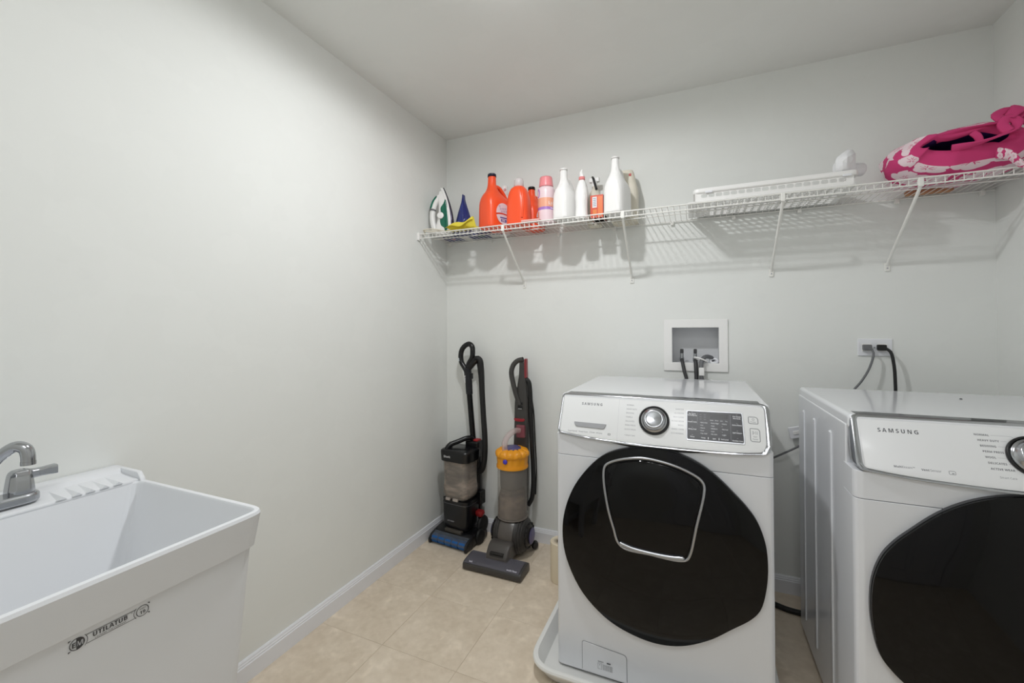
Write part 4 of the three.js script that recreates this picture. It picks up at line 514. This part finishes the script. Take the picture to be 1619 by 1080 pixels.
// ---------------------------------------------------------------- utility sink and faucet
{
  const o = thing('utility_sink', 'white moulded floor-standing utility sink with printed maker label', 'sink', [0, 0, 0]);
  const S = (y, x0, x1, z0, z1, n = 14) => ({ y, x: (x0 + x1) / 2, z: (z0 + z1) / 2, rx: (x1 - x0) / 2, rz: (z1 - z0) / 2, n });
  const Z0 = 1.682, Z1 = 2.272, XF = 0.6;
  part(o, 'tub', loft([S(0.36, 0.03, 0.522, Z0 + 0.012, Z1 - 0.012, 22), S(0.757, 0.006, 0.572, Z0 + 0.006, Z1 - 0.006, 22), S(0.762, 0.004, 0.581, Z0 + 0.002, Z1 - 0.002, 22), S(0.834, 0.004, XF - 0.001, Z0, Z1, 22), S(0.84, 0.005, XF - 0.003, Z0 + 0.002, Z1 - 0.002, 22), S(0.8405, 0.132, XF - 0.012, Z0 + 0.012, Z1 - 0.012, 30), S(0.836, 0.134, XF - 0.014, Z0 + 0.015, Z1 - 0.015, 30), S(0.52, 0.17, XF - 0.075, Z0 + 0.075, Z1 - 0.075, 24), S(0.495, 0.185, XF - 0.09, Z0 + 0.09, Z1 - 0.09, 20)], { seg: 160, per: 1, crease: 0.45 }), MAT.tub);
  // deck with splash ledge
  const prof = shapeOf(roundPoly([[0.003, 0.836], [0.135, 0.836], [0.134, 0.845], [0.058, 0.8505], [0.05, 0.862], [0.003, 0.863]], [0, 0.003, 0.004, 0.006, 0.006, 0.004], 4), false);
  const dg = extr(prof, Z1 - Z0 - 0.03, 0.004, 2, Z0 + 0.006); part(o, 'splash_ledge', toCreasedNormals(dg, 0.6), MAT.tub);
  part(o, 'ledge_end', toCreasedNormals(extr(shapeOf(roundPoly([[0.003, 0.836], [0.146, 0.836], [0.142, 0.846], [0.126, 0.862], [0.003, 0.863]], 0.004, 3), false), 0.012, 0.003, 2, Z0 + 0.002), 0.6), MAT.tub);
  for (const z of [1.838, 1.811, 1.787, 1.761, 1.735]) { const g = new THREE.BufferGeometry(), v = [[0.06, 0.8503, z - 0.001], [0.137, 0.8445, z - 0.006], [0.137, 0.8445, z + 0.012], [0.137, 0.851, z + 0.002]]; g.setAttribute('position', new THREE.Float32BufferAttribute([[0, 1, 3], [0, 3, 2], [1, 2, 3], [0, 2, 1]].flat().flatMap((i) => v[i]), 3)); g.computeVertexNormals(); part(o, 'soap_ridge', g, MAT.tub); }
  for (const [x, z] of [[0.04, Z0 + 0.016], [0.45, Z0 + 0.016], [0.04, Z1 - 0.086], [0.45, Z1 - 0.086]]) part(o, 'leg', rbox(x, x + 0.07, 0, 0.365, z, z + 0.07, 0.008), MAT.tub);
  const lt = canvasTex(1024, 200, (c, w, h) => {
    c.clearRect(0, 0, w, h); c.strokeStyle = '#3a3b3e'; c.fillStyle = '#3a3b3e'; c.lineWidth = 8;
    c.beginPath(); c.moveTo(215, 34); c.lineTo(830, 34); c.moveTo(215, 166); c.lineTo(830, 166); c.stroke();
    for (const x of [110, 915]) { c.lineWidth = 10; c.beginPath(); c.arc(x, 100, 82, 0, 7); c.stroke(); } c.lineWidth = 7;
    c.beginPath(); c.arc(110, 100, 118, -0.75, 0.75); c.stroke(); c.beginPath(); c.arc(915, 100, 118, Math.PI - 0.75, Math.PI + 0.75); c.stroke();
    c.font = 'bold 92px sans-serif'; c.textAlign = 'center'; c.textBaseline = 'middle'; c.fillText('UTILATUB', 500, 82); c.font = '34px sans-serif'; c.fillText('LAUNDRY TUB COMPANY', 505, 143); c.font = '26px sans-serif'; c.fillText('®', 770, 56);
    c.beginPath(); c.arc(110, 100, 82, -Math.PI / 2, Math.PI / 2); c.fill(); c.font = 'bold 100px sans-serif'; c.fillText('E', 74, 104); c.fillStyle = '#bfc0c3'; c.fillText('M', 142, 104); c.fillStyle = '#3a3b3e'; c.fillRect(102, 20, 12, 160);
    c.font = 'bold 74px sans-serif'; c.fillText('19', 915, 122); c.font = '30px sans-serif'; c.fillText('SERIES', 915, 62);
    for (const [x, y] of [[12, 8], [12, 164], [980, 8], [980, 164]]) { c.beginPath(); c.moveTo(x, y); c.lineTo(x + 34, y); c.lineTo(x + (x < 500 ? 0 : 34), y + (y < 100 ? 28 : 28)); c.closePath(); c.fill(); }
  });
  decal(o, 'maker_label', lt, 0.108, 0.021, [0.5706, 0.7405, 1.938], [0, Math.PI / 2, 0], 'black printed maker label').rotation.set(0, Math.PI / 2, 0);
  const f = thing('faucet', 'chrome two-handle faucet on the deck of the utility sink', 'faucet', [0, 0, 0]);
  const zc = 1.945;
  part(f, 'base', merge([extr(shapeOf(rrect(-0.028, 0.028, -0.082, 0.082, 0.028, 10), false), 0.022, 0.007, 4).rotateX(-Math.PI / 2).translate(0.092, 0.85, zc)]), MAT.chrome);
  for (const s of [-1, 1]) {
    const hd = part(f, 'handle', loft([{ y: 0.8695, rx: 0.0225, rz: 0.0225, n: 2.4 }, { y: 0.874, rx: 0.023, rz: 0.023, n: 2.4 }, { y: 0.9, rx: 0.02, rz: 0.02, n: 2.6 }, { y: 0.916, rx: 0.016, rz: 0.017, n: 2.8 }, { y: 0.922, rx: 0.011, rz: 0.012, n: 2.6 }], { seg: 36 }).translate(0.09, 0, zc + s * 0.053), MAT.chrome);
    part(hd, 'lever', loft([{ y: 0, rx: 0.012, rz: 0.014, n: 3 }, { y: 0.014, rx: 0.0105, rz: 0.0105, n: 3 }, { y: 0.03, rx: 0.0105, rz: 0.0095, n: 4 }, { y: 0.05, rx: 0.012, rz: 0.0105, n: 5 }], { seg: 28 }).rotateX(s * Math.PI / 2).translate(0.091, 0.909, zc + s * 0.06), MAT.chrome);
  }
  part(f, 'spout', tube([[0.09, 0.868, zc + 0.006], [0.095, 0.9, zc + 0.006], [0.118, 0.945, zc], [0.142, 0.974, zc - 0.014], [0.158, 0.9865, zc - 0.027], [0.169, 0.981, zc - 0.036], [0.1725, 0.968, zc - 0.039], [0.173, 0.952, zc - 0.0395]], 0.0112, 60, 20), MAT.chrome);
  part(f, 'aerator', new THREE.CylinderGeometry(0.0118, 0.0118, 0.007, 24).translate(0.173, 0.951, zc - 0.0395), MAT.chrome);
}

// ---------------------------------------------------------------- vacuum cleaners
const dust = dataTex(256, (u, v) => { const a = fbm(u * 7, v * 7, 5, 7, 5), b = fbm(u * 20, v * 20, 9, 20, 3), k = Math.max(0, Math.min(1, 0.5 + (a - 0.5) * 2.2 + (b - 0.5) * 0.6)); return [70 + 110 * k, 62 + 100 * k, 56 + 90 * k]; });
const clearBin = M('#b9b2aa', 0.12, 0, { transparent: true, opacity: 0.32, clearcoat: 0.4 });
const smoke = M('#7c7a86', 0.15, 0, { transparent: true, opacity: 0.45 });
{
  const o = thing('upright_vacuum', 'black upright vacuum cleaner with a blue brush roll and looped handle, in the room corner', 'vacuum', [0.182, 0, 0.165], -0.1);
  const K = M('#0c0d10', 0.28), KM = M('#15161a', 0.5), grey = M('#4a4640', 0.4);
  // floor head
  const hp = shapeOf(roundPoly([[-0.1, 0.012], [-0.1, 0.05], [-0.03, 0.078], [0.04, 0.07], [0.068, 0.058], [0.068, 0.012]], 0.01, 3), false);
  const head = part(o, 'floor_head', toCreasedNormals(extr(hp, 0.262, 0.004, 2, -0.131).rotateY(-Math.PI / 2), 0.7), K);
  for (const x of [-0.131, 0.119]) part(head, 'end_cheek', toCreasedNormals(extr(shapeOf(roundPoly([[0.05, 0.004], [0.118, 0.004], [0.122, 0.03], [0.1, 0.052], [0.05, 0.068]], 0.008, 3), false), 0.012, 0.002, 2).rotateY(-Math.PI / 2).translate(x + 0.012, 0, 0), 0.7), KM);
  part(head, 'top_plate', rbox(-0.06, 0.055, 0.062, 0.082, -0.02, 0.062, 0.005), grey, 'dark grey plate on the floor head');
  part(head, 'nozzle_window', toCreasedNormals(extr(shapeOf([[0.066, 0.052], [0.068, 0.062], [0.1, 0.05], [0.116, 0.03], [0.112, 0.027], [0.097, 0.045]], false), 0.236, 0, 1, -0.118).rotateY(-Math.PI / 2), 0.5), M('#5f6670', 0.12, 0, { transparent: true, opacity: 0.6 }), 'clear nozzle cover');
  for (let i = 0; i < 5; i++) part(head, 'brush_roll', new THREE.CylinderGeometry(0.024, 0.024, 0.04, 24).rotateZ(Math.PI / 2).rotateY(0).translate(-0.094 + i * 0.047, 0.028, 0.088), M('#125a9e', 0.75), 'blue soft brush roll');
  part(head, 'brush_core', new THREE.CylinderGeometry(0.018, 0.018, 0.236, 20).rotateZ(Math.PI / 2).translate(0, 0.028, 0.088), KM);
  // motor body
  part(o, 'motor_body', loft([{ y: 0.075, rx: 0.075, rz: 0.06, n: 5, z: -0.02 }, { y: 0.1, rx: 0.088, rz: 0.07, n: 5, z: -0.02 }, { y: 0.2, rx: 0.092, rz: 0.072, n: 5, z: -0.02 }, { y: 0.245, rx: 0.093, rz: 0.073, n: 5, z: -0.02 }], { seg: 48 }), K);
  part(o, 'silver_line', loft([{ y: 0.222, rx: 0.0935, rz: 0.0735, n: 5, z: -0.02 }, { y: 0.2255, rx: 0.094, rz: 0.074, n: 5, z: -0.02 }], { seg: 48, per: 1 }), M('#77777c', 0.3, 0.8));
  decal(o, 'badge', textTex('LIFT-AWAY', 256, 64, 'italic bold 40px sans-serif', '#b9b9be'), 0.06, 0.015, [-0.02, 0.128, 0.0535], [0, 0, 0], 'silver lettering');
  // dust bin
  const binS = [{ y: 0.246, rx: 0.07, rz: 0.058, n: 4, z: -0.016 }, { y: 0.262, rx: 0.086, rz: 0.072, n: 4, z: -0.016 }, { y: 0.3, rx: 0.093, rz: 0.077, n: 4, z: -0.016 }, { y: 0.345, rx: 0.089, rz: 0.073, n: 4, z: -0.016 }, { y: 0.42, rx: 0.09, rz: 0.073, n: 4, z: -0.016 }, { y: 0.47, rx: 0.094, rz: 0.075, n: 4, z: -0.016 }];
  const dm = new THREE.MeshStandardMaterial({ map: dust, roughness: 0.95 });
  const bin = part(o, 'dust_bin', loft(binS, { seg: 48 }), clearBin, 'clear dust bin');
  part(bin, 'dust', loft(binS.map((s) => ({ ...s, y: s.y + 0.003, rx: s.rx - 0.004, rz: s.rz - 0.004 })), { seg: 48 }), dm, 'grey dust in the bin');
  part(bin, 'bin_latch', merge([rbox(-0.055, -0.025, 0.243, 0.258, 0.045, 0.058, 0.003), rbox(-0.005, 0.03, 0.243, 0.258, 0.045, 0.058, 0.003)]), M('#b5aba3', 0.4));
  part(o, 'bin_lid', loft([{ y: 0.468, rx: 0.098, rz: 0.08, n: 5, z: -0.016 }, { y: 0.515, rx: 0.101, rz: 0.083, n: 5, z: -0.016 }, { y: 0.528, rx: 0.098, rz: 0.08, n: 5, z: -0.016 }, { y: 0.534, rx: 0.085, rz: 0.068, n: 5, z: -0.016 }], { seg: 48 }), K);
  decal(o, 'maker_name', textTex('Shark', 256, 96, 'bold 76px sans-serif', '#e8e8ea'), 0.058, 0.021, [-0.036, 0.497, 0.0665], [0, 0, 0], 'white lettering');
  part(o, 'carry_handle', ctube([[-0.06, 0.528, 0.04], [-0.05, 0.55, 0.025], [-0.015, 0.568, -0.02], [0.02, 0.582, -0.06], [0.036, 0.575, -0.085], [0.04, 0.545, -0.095]], 0.0145, 30, 12), K);
  part(o, 'lid_button', new THREE.SphereGeometry(0.013, 16, 12).translate(-0.075, 0.545, -0.02), KM);
  // spine
  part(o, 'spine', merge([rbox(-0.03, 0.085, 0.1, 0.5, -0.125, -0.088, 0.012), rbox(0.0, 0.09, 0.47, 0.565, -0.13, -0.06, 0.01), rbox(0.085, 0.115, 0.2, 0.28, -0.11, -0.06, 0.008)]), K);
  part(o, 'release_button', rbox(0.05, 0.08, 0.563, 0.574, -0.115, -0.075, 0.003), M('#b3262a', 0.4), 'red release button');
  part(o, 'wand', rod([0.036, 0.53, -0.1], [0.012, 0.86, -0.09], 0.0172, 20), M('#101114', 0.25, 0.3), 'straight black wand');
  part(o, 'wand_collar', loft([{ y: 0.84, x: 0.0135, rx: 0.0205, rz: 0.02, z: -0.09 }, { y: 0.92, x: 0.009, rx: 0.022, rz: 0.021, z: -0.088 }, { y: 0.995, x: 0.002, rx: 0.024, rz: 0.022, z: -0.086 }], { seg: 24 }), M('#14161c', 0.35));
  decal(o, 'wand_name', textTex('Shark', 256, 96, 'bold 76px sans-serif', '#e8e8ea'), 0.055, 0.02, [-0.002, 0.93, -0.0645], [0, 0.1, Math.PI / 2], 'white lettering');
  part(o, 'wand_latch', rbox(0.024, 0.036, 0.93, 0.965, -0.1, -0.078, 0.004), K);
  part(o, 'handle_loop', tube([[0.0, 0.975, -0.085], [-0.02, 1.0, -0.085], [-0.04, 1.03, -0.085], [-0.045, 1.07, -0.085], [-0.036, 1.105, -0.085], [-0.012, 1.13, -0.085], [0.018, 1.14, -0.085], [0.038, 1.125, -0.085], [0.042, 1.09, -0.085], [0.036, 1.055, -0.085], [0.016, 1.025, -0.085], [0.004, 0.995, -0.085]], 0.0155, 90, 12, true), K, 'black looped handle');
  part(o, 'handle_switch', rbox(-0.055, -0.041, 1.035, 1.056, -0.085, -0.07, 0.003), M('#c6ccd2', 0.3), 'grey switch');
  part(o, 'hose_cuff', rod([0.016, 0.998, -0.085], [0.066, 1.05, -0.09], 0.0185, 18), K);
  part(o, 'hose', tube([[0.05, 1.045, -0.09], [0.07, 1.056, -0.092], [0.088, 1.045, -0.094], [0.096, 1.0, -0.095], [0.104, 0.85, -0.092], [0.118, 0.7, -0.085], [0.13, 0.6, -0.078], [0.132, 0.5, -0.075], [0.12, 0.43, -0.078], [0.1, 0.395, -0.085], [0.08, 0.38, -0.09]], 0.0165, 80, 14), MAT.rubber, 'long black hose');
  part(o, 'hose', tube([[0.075, 1.03, -0.1], [0.08, 0.95, -0.11], [0.09, 0.8, -0.11], [0.108, 0.65, -0.105], [0.118, 0.55, -0.1], [0.114, 0.46, -0.1], [0.09, 0.42, -0.1]], 0.0125, 60, 12), MAT.rubber, 'inner run of the black hose');
  for (const x of [0.118, 0.132]) part(o, 'wheel', lathe([[0, -0.012], [0.03, -0.014], [0.045, -0.009], [0.048, 0], [0.045, 0.009], [0.03, 0.014], [0, 0.012]].map(([a, b]) => [a * (x > 0.13 ? 0.87 : 1.05), b]), 30).rotateZ(Math.PI / 2).translate(x, x > 0.13 ? 0.042 : 0.09, x > 0.13 ? -0.02 : -0.07), MAT.rubber);
  part(o, 'wheel', lathe([[0, -0.012], [0.03, -0.014], [0.042, -0.009], [0.043, 0], [0.042, 0.009], [0.03, 0.014], [0, 0.012]], 30).rotateZ(Math.PI / 2).translate(-0.118, 0.044, -0.07), MAT.rubber);
  part(o, 'pedal', loft([{ y: 0.142, rx: 0.02, rz: 0.016, n: 3 }, { y: 0.158, rx: 0.028, rz: 0.02, n: 3 }, { y: 0.172, rx: 0.026, rz: 0.018, n: 3 }], { seg: 24 }).translate(0.108, 0, -0.055), M('#8f1f22', 0.35), 'dark red pedal');
}
{
  const o = thing('ball_vacuum', 'grey upright vacuum cleaner with a yellow cyclone and ball base, against the wall', 'vacuum', [0.528, 0, 0.178], 0);
  const G = M('#3f3d3b', 0.4), GD = M('#2c2a29', 0.45), yel = M('#f0a01c', 0.38), pur = M('#5a5580', 0.4);
  const R = 0.113, by = 0.115;
  const ballProf = (a0, a1, k) => { const p = []; for (let i = 0; i <= 20; i++) { const a = a0 + (a1 - a0) * i / 20; p.push([Math.cos(a) * R * k, Math.sin(a) * R * 1.03 * k]); } return p; };
  part(o, 'ball_band', lathe(ballProf(-0.36, 0.36, 1.0), 60).rotateZ(Math.PI / 2).translate(0, by, 0), M('#57524e', 0.3), 'lighter centre band of the ball');
  for (const s of [-1, 1]) {
    const sh = part(o, 'ball_side', lathe([[R * 0.93 * 0.98, 0.36 * R * 1.03 * 0.98], ...ballProf(0.39, 1.25, 0.985), [R * 0.3, R * 0.985], [0, R * 0.985]].map(([a, b]) => [a, b]), 60).rotateZ(-s * Math.PI / 2).translate(0, by, 0), GD, 'ribbed side of the ball');
    for (const a of [0.5, 0.62, 0.74]) part(sh, 'ball_rib', new THREE.TorusGeometry(Math.cos(a) * R * 0.985, 0.0028, 6, 60).rotateY(Math.PI / 2).translate(s * Math.sin(a) * R * 1.02, by, 0), G);
    part(sh, 'hub_disc', lathe([[0, 0.006], [0.04, 0.004], [0.044, 0], [0, 0]].reverse(), 36).rotateZ(-s * Math.PI / 2).translate(s * R * 0.985, by, 0), pur, 'dull purple hub disc');
    for (let i = 0; i < 16; i++) { const t = i / 16 * 2 * Math.PI; part(sh, 'vent', rbox(-0.002, 0.004, -0.004, 0.004, -0.009, 0.009, 0.001, 1).rotateX(-t + Math.PI / 2).translate(s * R * 0.87, by + Math.sin(t) * R * 0.56, Math.cos(t) * R * 0.56), M('#161514', 0.6)); }
  }
  part(o, 'bin_mount', rbox(-0.06, 0.06, 0.19, 0.225, -0.075, 0.05, 0.012), GD);
  const BR = 0.082; const bin = part(o, 'dust_bin', lathe([[0, 0.206], [BR - 0.006, 0.206], [BR, 0.212], [BR, 0.478]], 56), clearBin, 'clear cylindrical dust bin');
  part(bin, 'shroud', lathe([[0, 0.36], [0.05, 0.36], [0.066, 0.37], [0.068, 0.474], [0, 0.474]], 40), M('#35322f', 0.6), 'dark filter shroud');
  part(bin, 'dust', lathe([[0, 0.21], [BR - 0.008, 0.21], [BR - 0.004, 0.216], [BR - 0.004, 0.3], [BR - 0.012, 0.335], [BR - 0.02, 0.36], [0, 0.362]], 40), new THREE.MeshStandardMaterial({ map: dust, color: '#a59c96', roughness: 0.95 }), 'grey dust and lint');
  part(bin, 'bin_base', lathe([[0, 0.203], [BR, 0.203], [BR + 0.001, 0.208], [0, 0.208]], 40), M('#857c74', 0.4));
  // yellow cyclone cap, scalloped
  const sc = (r, k) => ({ rx: r, rz: r, n: 2, k });
  part(o, 'cyclone', loft([{ y: 0.475, rx: 0.0865, rz: 0.0865 }, { y: 0.487, rx: 0.0865, rz: 0.0865 }, { y: 0.49, rx: 0.0835, rz: 0.0835 }, { y: 0.53, rx: 0.085, rz: 0.085 }, { y: 0.542, rx: 0.0915, rz: 0.0915 }, { y: 0.556, rx: 0.091, rz: 0.091 }, { y: 0.568, rx: 0.082, rz: 0.082 }, { y: 0.578, rx: 0.06, rz: 0.06 }], { seg: 120, per: 3, crease: 0.6, wob: (x, y, z, t, v) => { const k = y > 0.489 && y < 0.572 ? 1 + 0.06 * (Math.abs(Math.sin(6 * t)) - 0.6) * Math.min(1, (y - 0.489) / 0.03) : 1; return [x * k, y - (y > 0.535 ? 0.006 * (1 - Math.abs(Math.sin(6 * t))) : 0), z * k]; } }), yel, 'yellow scalloped cyclone housing');
  part(o, 'cyclone_top', lathe([[0, 0.588], [0.03, 0.586], [0.047, 0.579], [0.05, 0.572], [0, 0.572]].reverse(), 36), pur, 'purple disc on the cyclone');
  part(o, 'release_catch', new THREE.SphereGeometry(0.013, 18, 12).scale(1, 1, 0.6).translate(-0.004, 0.522, 0.088), M('#4b3fc0', 0.3), 'blue-violet catch');
  part(o, 'carry_handle', tube([[-0.02, 0.565, 0.05], [-0.026, 0.61, 0.042], [-0.016, 0.645, 0.015], [0.008, 0.665, -0.025], [0.02, 0.662, -0.05]], 0.016, 30, 12), M('#d9c3c0', 0.1, 0, { transparent: true, opacity: 0.4 }), 'clear pinkish carry handle');
  part(o, 'handle_mount', rbox(0.0, 0.05, 0.62, 0.69, -0.075, -0.052, 0.006), M('#a45a64', 0.2, 0, { transparent: true, opacity: 0.55 }), 'reddish clear bracket');
  // spine and wand
  part(o, 'spine', loft([{ y: 0.2, rx: 0.05, rz: 0.022, n: 4, z: -0.1 }, { y: 0.4, rx: 0.046, rz: 0.02, n: 4, z: -0.1, x: 0.008 }, { y: 0.65, rx: 0.043, rz: 0.02, n: 4, z: -0.1, x: 0.016 }, { y: 0.8, rx: 0.041, rz: 0.02, n: 4, z: -0.1, x: 0.018 }, { y: 0.87, rx: 0.034, rz: 0.019, n: 4, z: -0.1, x: 0.02 }, { y: 0.96, rx: 0.022, rz: 0.017, n: 3, z: -0.1, x: 0.024 }, { y: 1.04, rx: 0.018, rz: 0.016, n: 3, z: -0.1, x: 0.024 }], { seg: 32 }), G);
  part(o, 'handle_loop', tube([[0.012, 0.8, -0.085], [-0.004, 0.84, -0.082], [-0.022, 0.9, -0.08], [-0.035, 0.955, -0.08], [-0.037, 0.99, -0.08], [-0.026, 1.025, -0.085], [-0.002, 1.048, -0.09], [0.03, 1.056, -0.095]], 0.0145, 60, 12), G, 'curved grip of the handle');
  part(o, 'wand_cap', rbox(0.038, 0.05, 0.95, 1.06, -0.115, -0.085, 0.004), M('#8e2f35', 0.35), 'dark red wand edge');
  part(o, 'power_switch', merge([rbox(0.0, 0.03, 0.8, 0.815, -0.083, -0.076, 0.002), rbox(0.0, 0.03, 0.778, 0.793, -0.083, -0.076, 0.002)]), MAT.black);
  part(o, 'switch_mark', rbox(0.004, 0.026, 0.776, 0.779, -0.077, -0.0752, 0.0005, 1), M('#c9c9c9', 0.4));
  part(o, 'wand_release', loft([{ y: 0.706, rx: 0.026, rz: 0.006, n: 2 }, { y: 0.716, rx: 0.034, rz: 0.008, n: 2 }, { y: 0.722, rx: 0.03, rz: 0.007, n: 2 }], { seg: 20 }).translate(0.01, 0, -0.079), M('#a02430', 0.35), 'red wand release');
  part(o, 'hose', tube([[0.045, 0.945, -0.1], [0.06, 0.93, -0.1], [0.068, 0.88, -0.1], [0.072, 0.75, -0.1], [0.078, 0.6, -0.098], [0.086, 0.45, -0.095], [0.088, 0.36, -0.09], [0.08, 0.28, -0.088], [0.06, 0.24, -0.085]], 0.0125, 70, 12), MAT.rubber, 'dark hose along the back');
  part(o, 'power_cable', tube([[0.07, 0.86, -0.112], [0.086, 0.75, -0.11], [0.094, 0.6, -0.106], [0.102, 0.45, -0.104], [0.098, 0.3, -0.1]], 0.004, 40, 8), MAT.rubber);
  // cleaner head
  const y1 = 0.056;
  const hd = part(o, 'cleaner_head', toCreasedNormals(extr(shapeOf(roundPoly([[0.122, 0.006], [0.122, 0.04], [0.15, y1 - 0.004], [0.225, y1 - 0.012], [0.246, 0.036], [0.248, 0.006]], [0.004, 0.01, 0.012, 0.015, 0.008, 0.004], 4), false), 0.322, 0.005, 2, -0.161).rotateY(-Math.PI / 2).translate(-0.014, 0, 0), 0.7), G);
  part(hd, 'clear_cover', toCreasedNormals(extr(shapeOf([[0.135, 0.046], [0.15, y1], [0.225, y1 - 0.006], [0.246, 0.04], [0.24, 0.038], [0.222, y1 - 0.014], [0.15, y1 - 0.008]], false), 0.3, 0, 1, -0.15).rotateY(-Math.PI / 2).translate(-0.014, 0, 0), 0.5), smoke, 'smoky clear cover of the head');
  const ly = 0.0485; for (const [s, x] of [['ball', -0.128], ['multi floor', 0.098]]) decal(hd, 'lettering', textTex(s, 256, 64, 'bold 44px sans-serif', '#dcdbe6'), 0.062, 0.0155, [x, ly, 0.2405], [-0.75, 0, 0], 'white lettering');
  part(o, 'neck_yoke', toCreasedNormals(extr(shapeOf(roundPoly([[0.06, 0.03], [0.07, 0.09], [0.105, 0.124], [0.15, 0.112], [0.188, 0.066], [0.192, 0.04]], [0.01, 0.02, 0.025, 0.03, 0.02, 0.005], 5), false), 0.125, 0.012, 4, -0.0625).rotateY(-Math.PI / 2).translate(-0.012, 0, 0), 0.8), M('#4b4744', 0.38));
  for (const y of [0.072, 0.082]) part(o, 'yoke_ridge', rbox(-0.05, 0.026, y - 0.003, y + 0.003, 0.165, 0.188, 0.002, 1).translate(0, 0.0, 0), GD);
  part(o, 'stabiliser_wheel', new THREE.SphereGeometry(0.024, 24, 16).scale(0.8, 1, 1).translate(0.098, 0.0245, -0.085), GD);
  part(o, 'stabiliser_arm', rod([0.02, 0.03, -0.085], [0.098, 0.0245, -0.085], 0.009, 10), GD);
}
// cream roll beside the washer
{
  const o = thing('paper_towel_roll', 'cream paper roll standing on the floor between the wall and the washing machine', 'paper roll', [0.845, 0, 0.31]);
  part(o, 'roll', lathe([[0.02, 0], [0.052, 0], [0.054, 0.003], [0.054, 0.185], [0.051, 0.189], [0.02, 0.189], [0.02, 0]], 40), M('#e3d6bd', 0.85));
  part(o, 'core', lathe([[0.0185, 0.001], [0.0195, 0.001], [0.0195, 0.188], [0.0185, 0.188], [0.0185, 0.001]], 24), M('#b79a72', 0.9));
}
renderer.render(scene, camera);
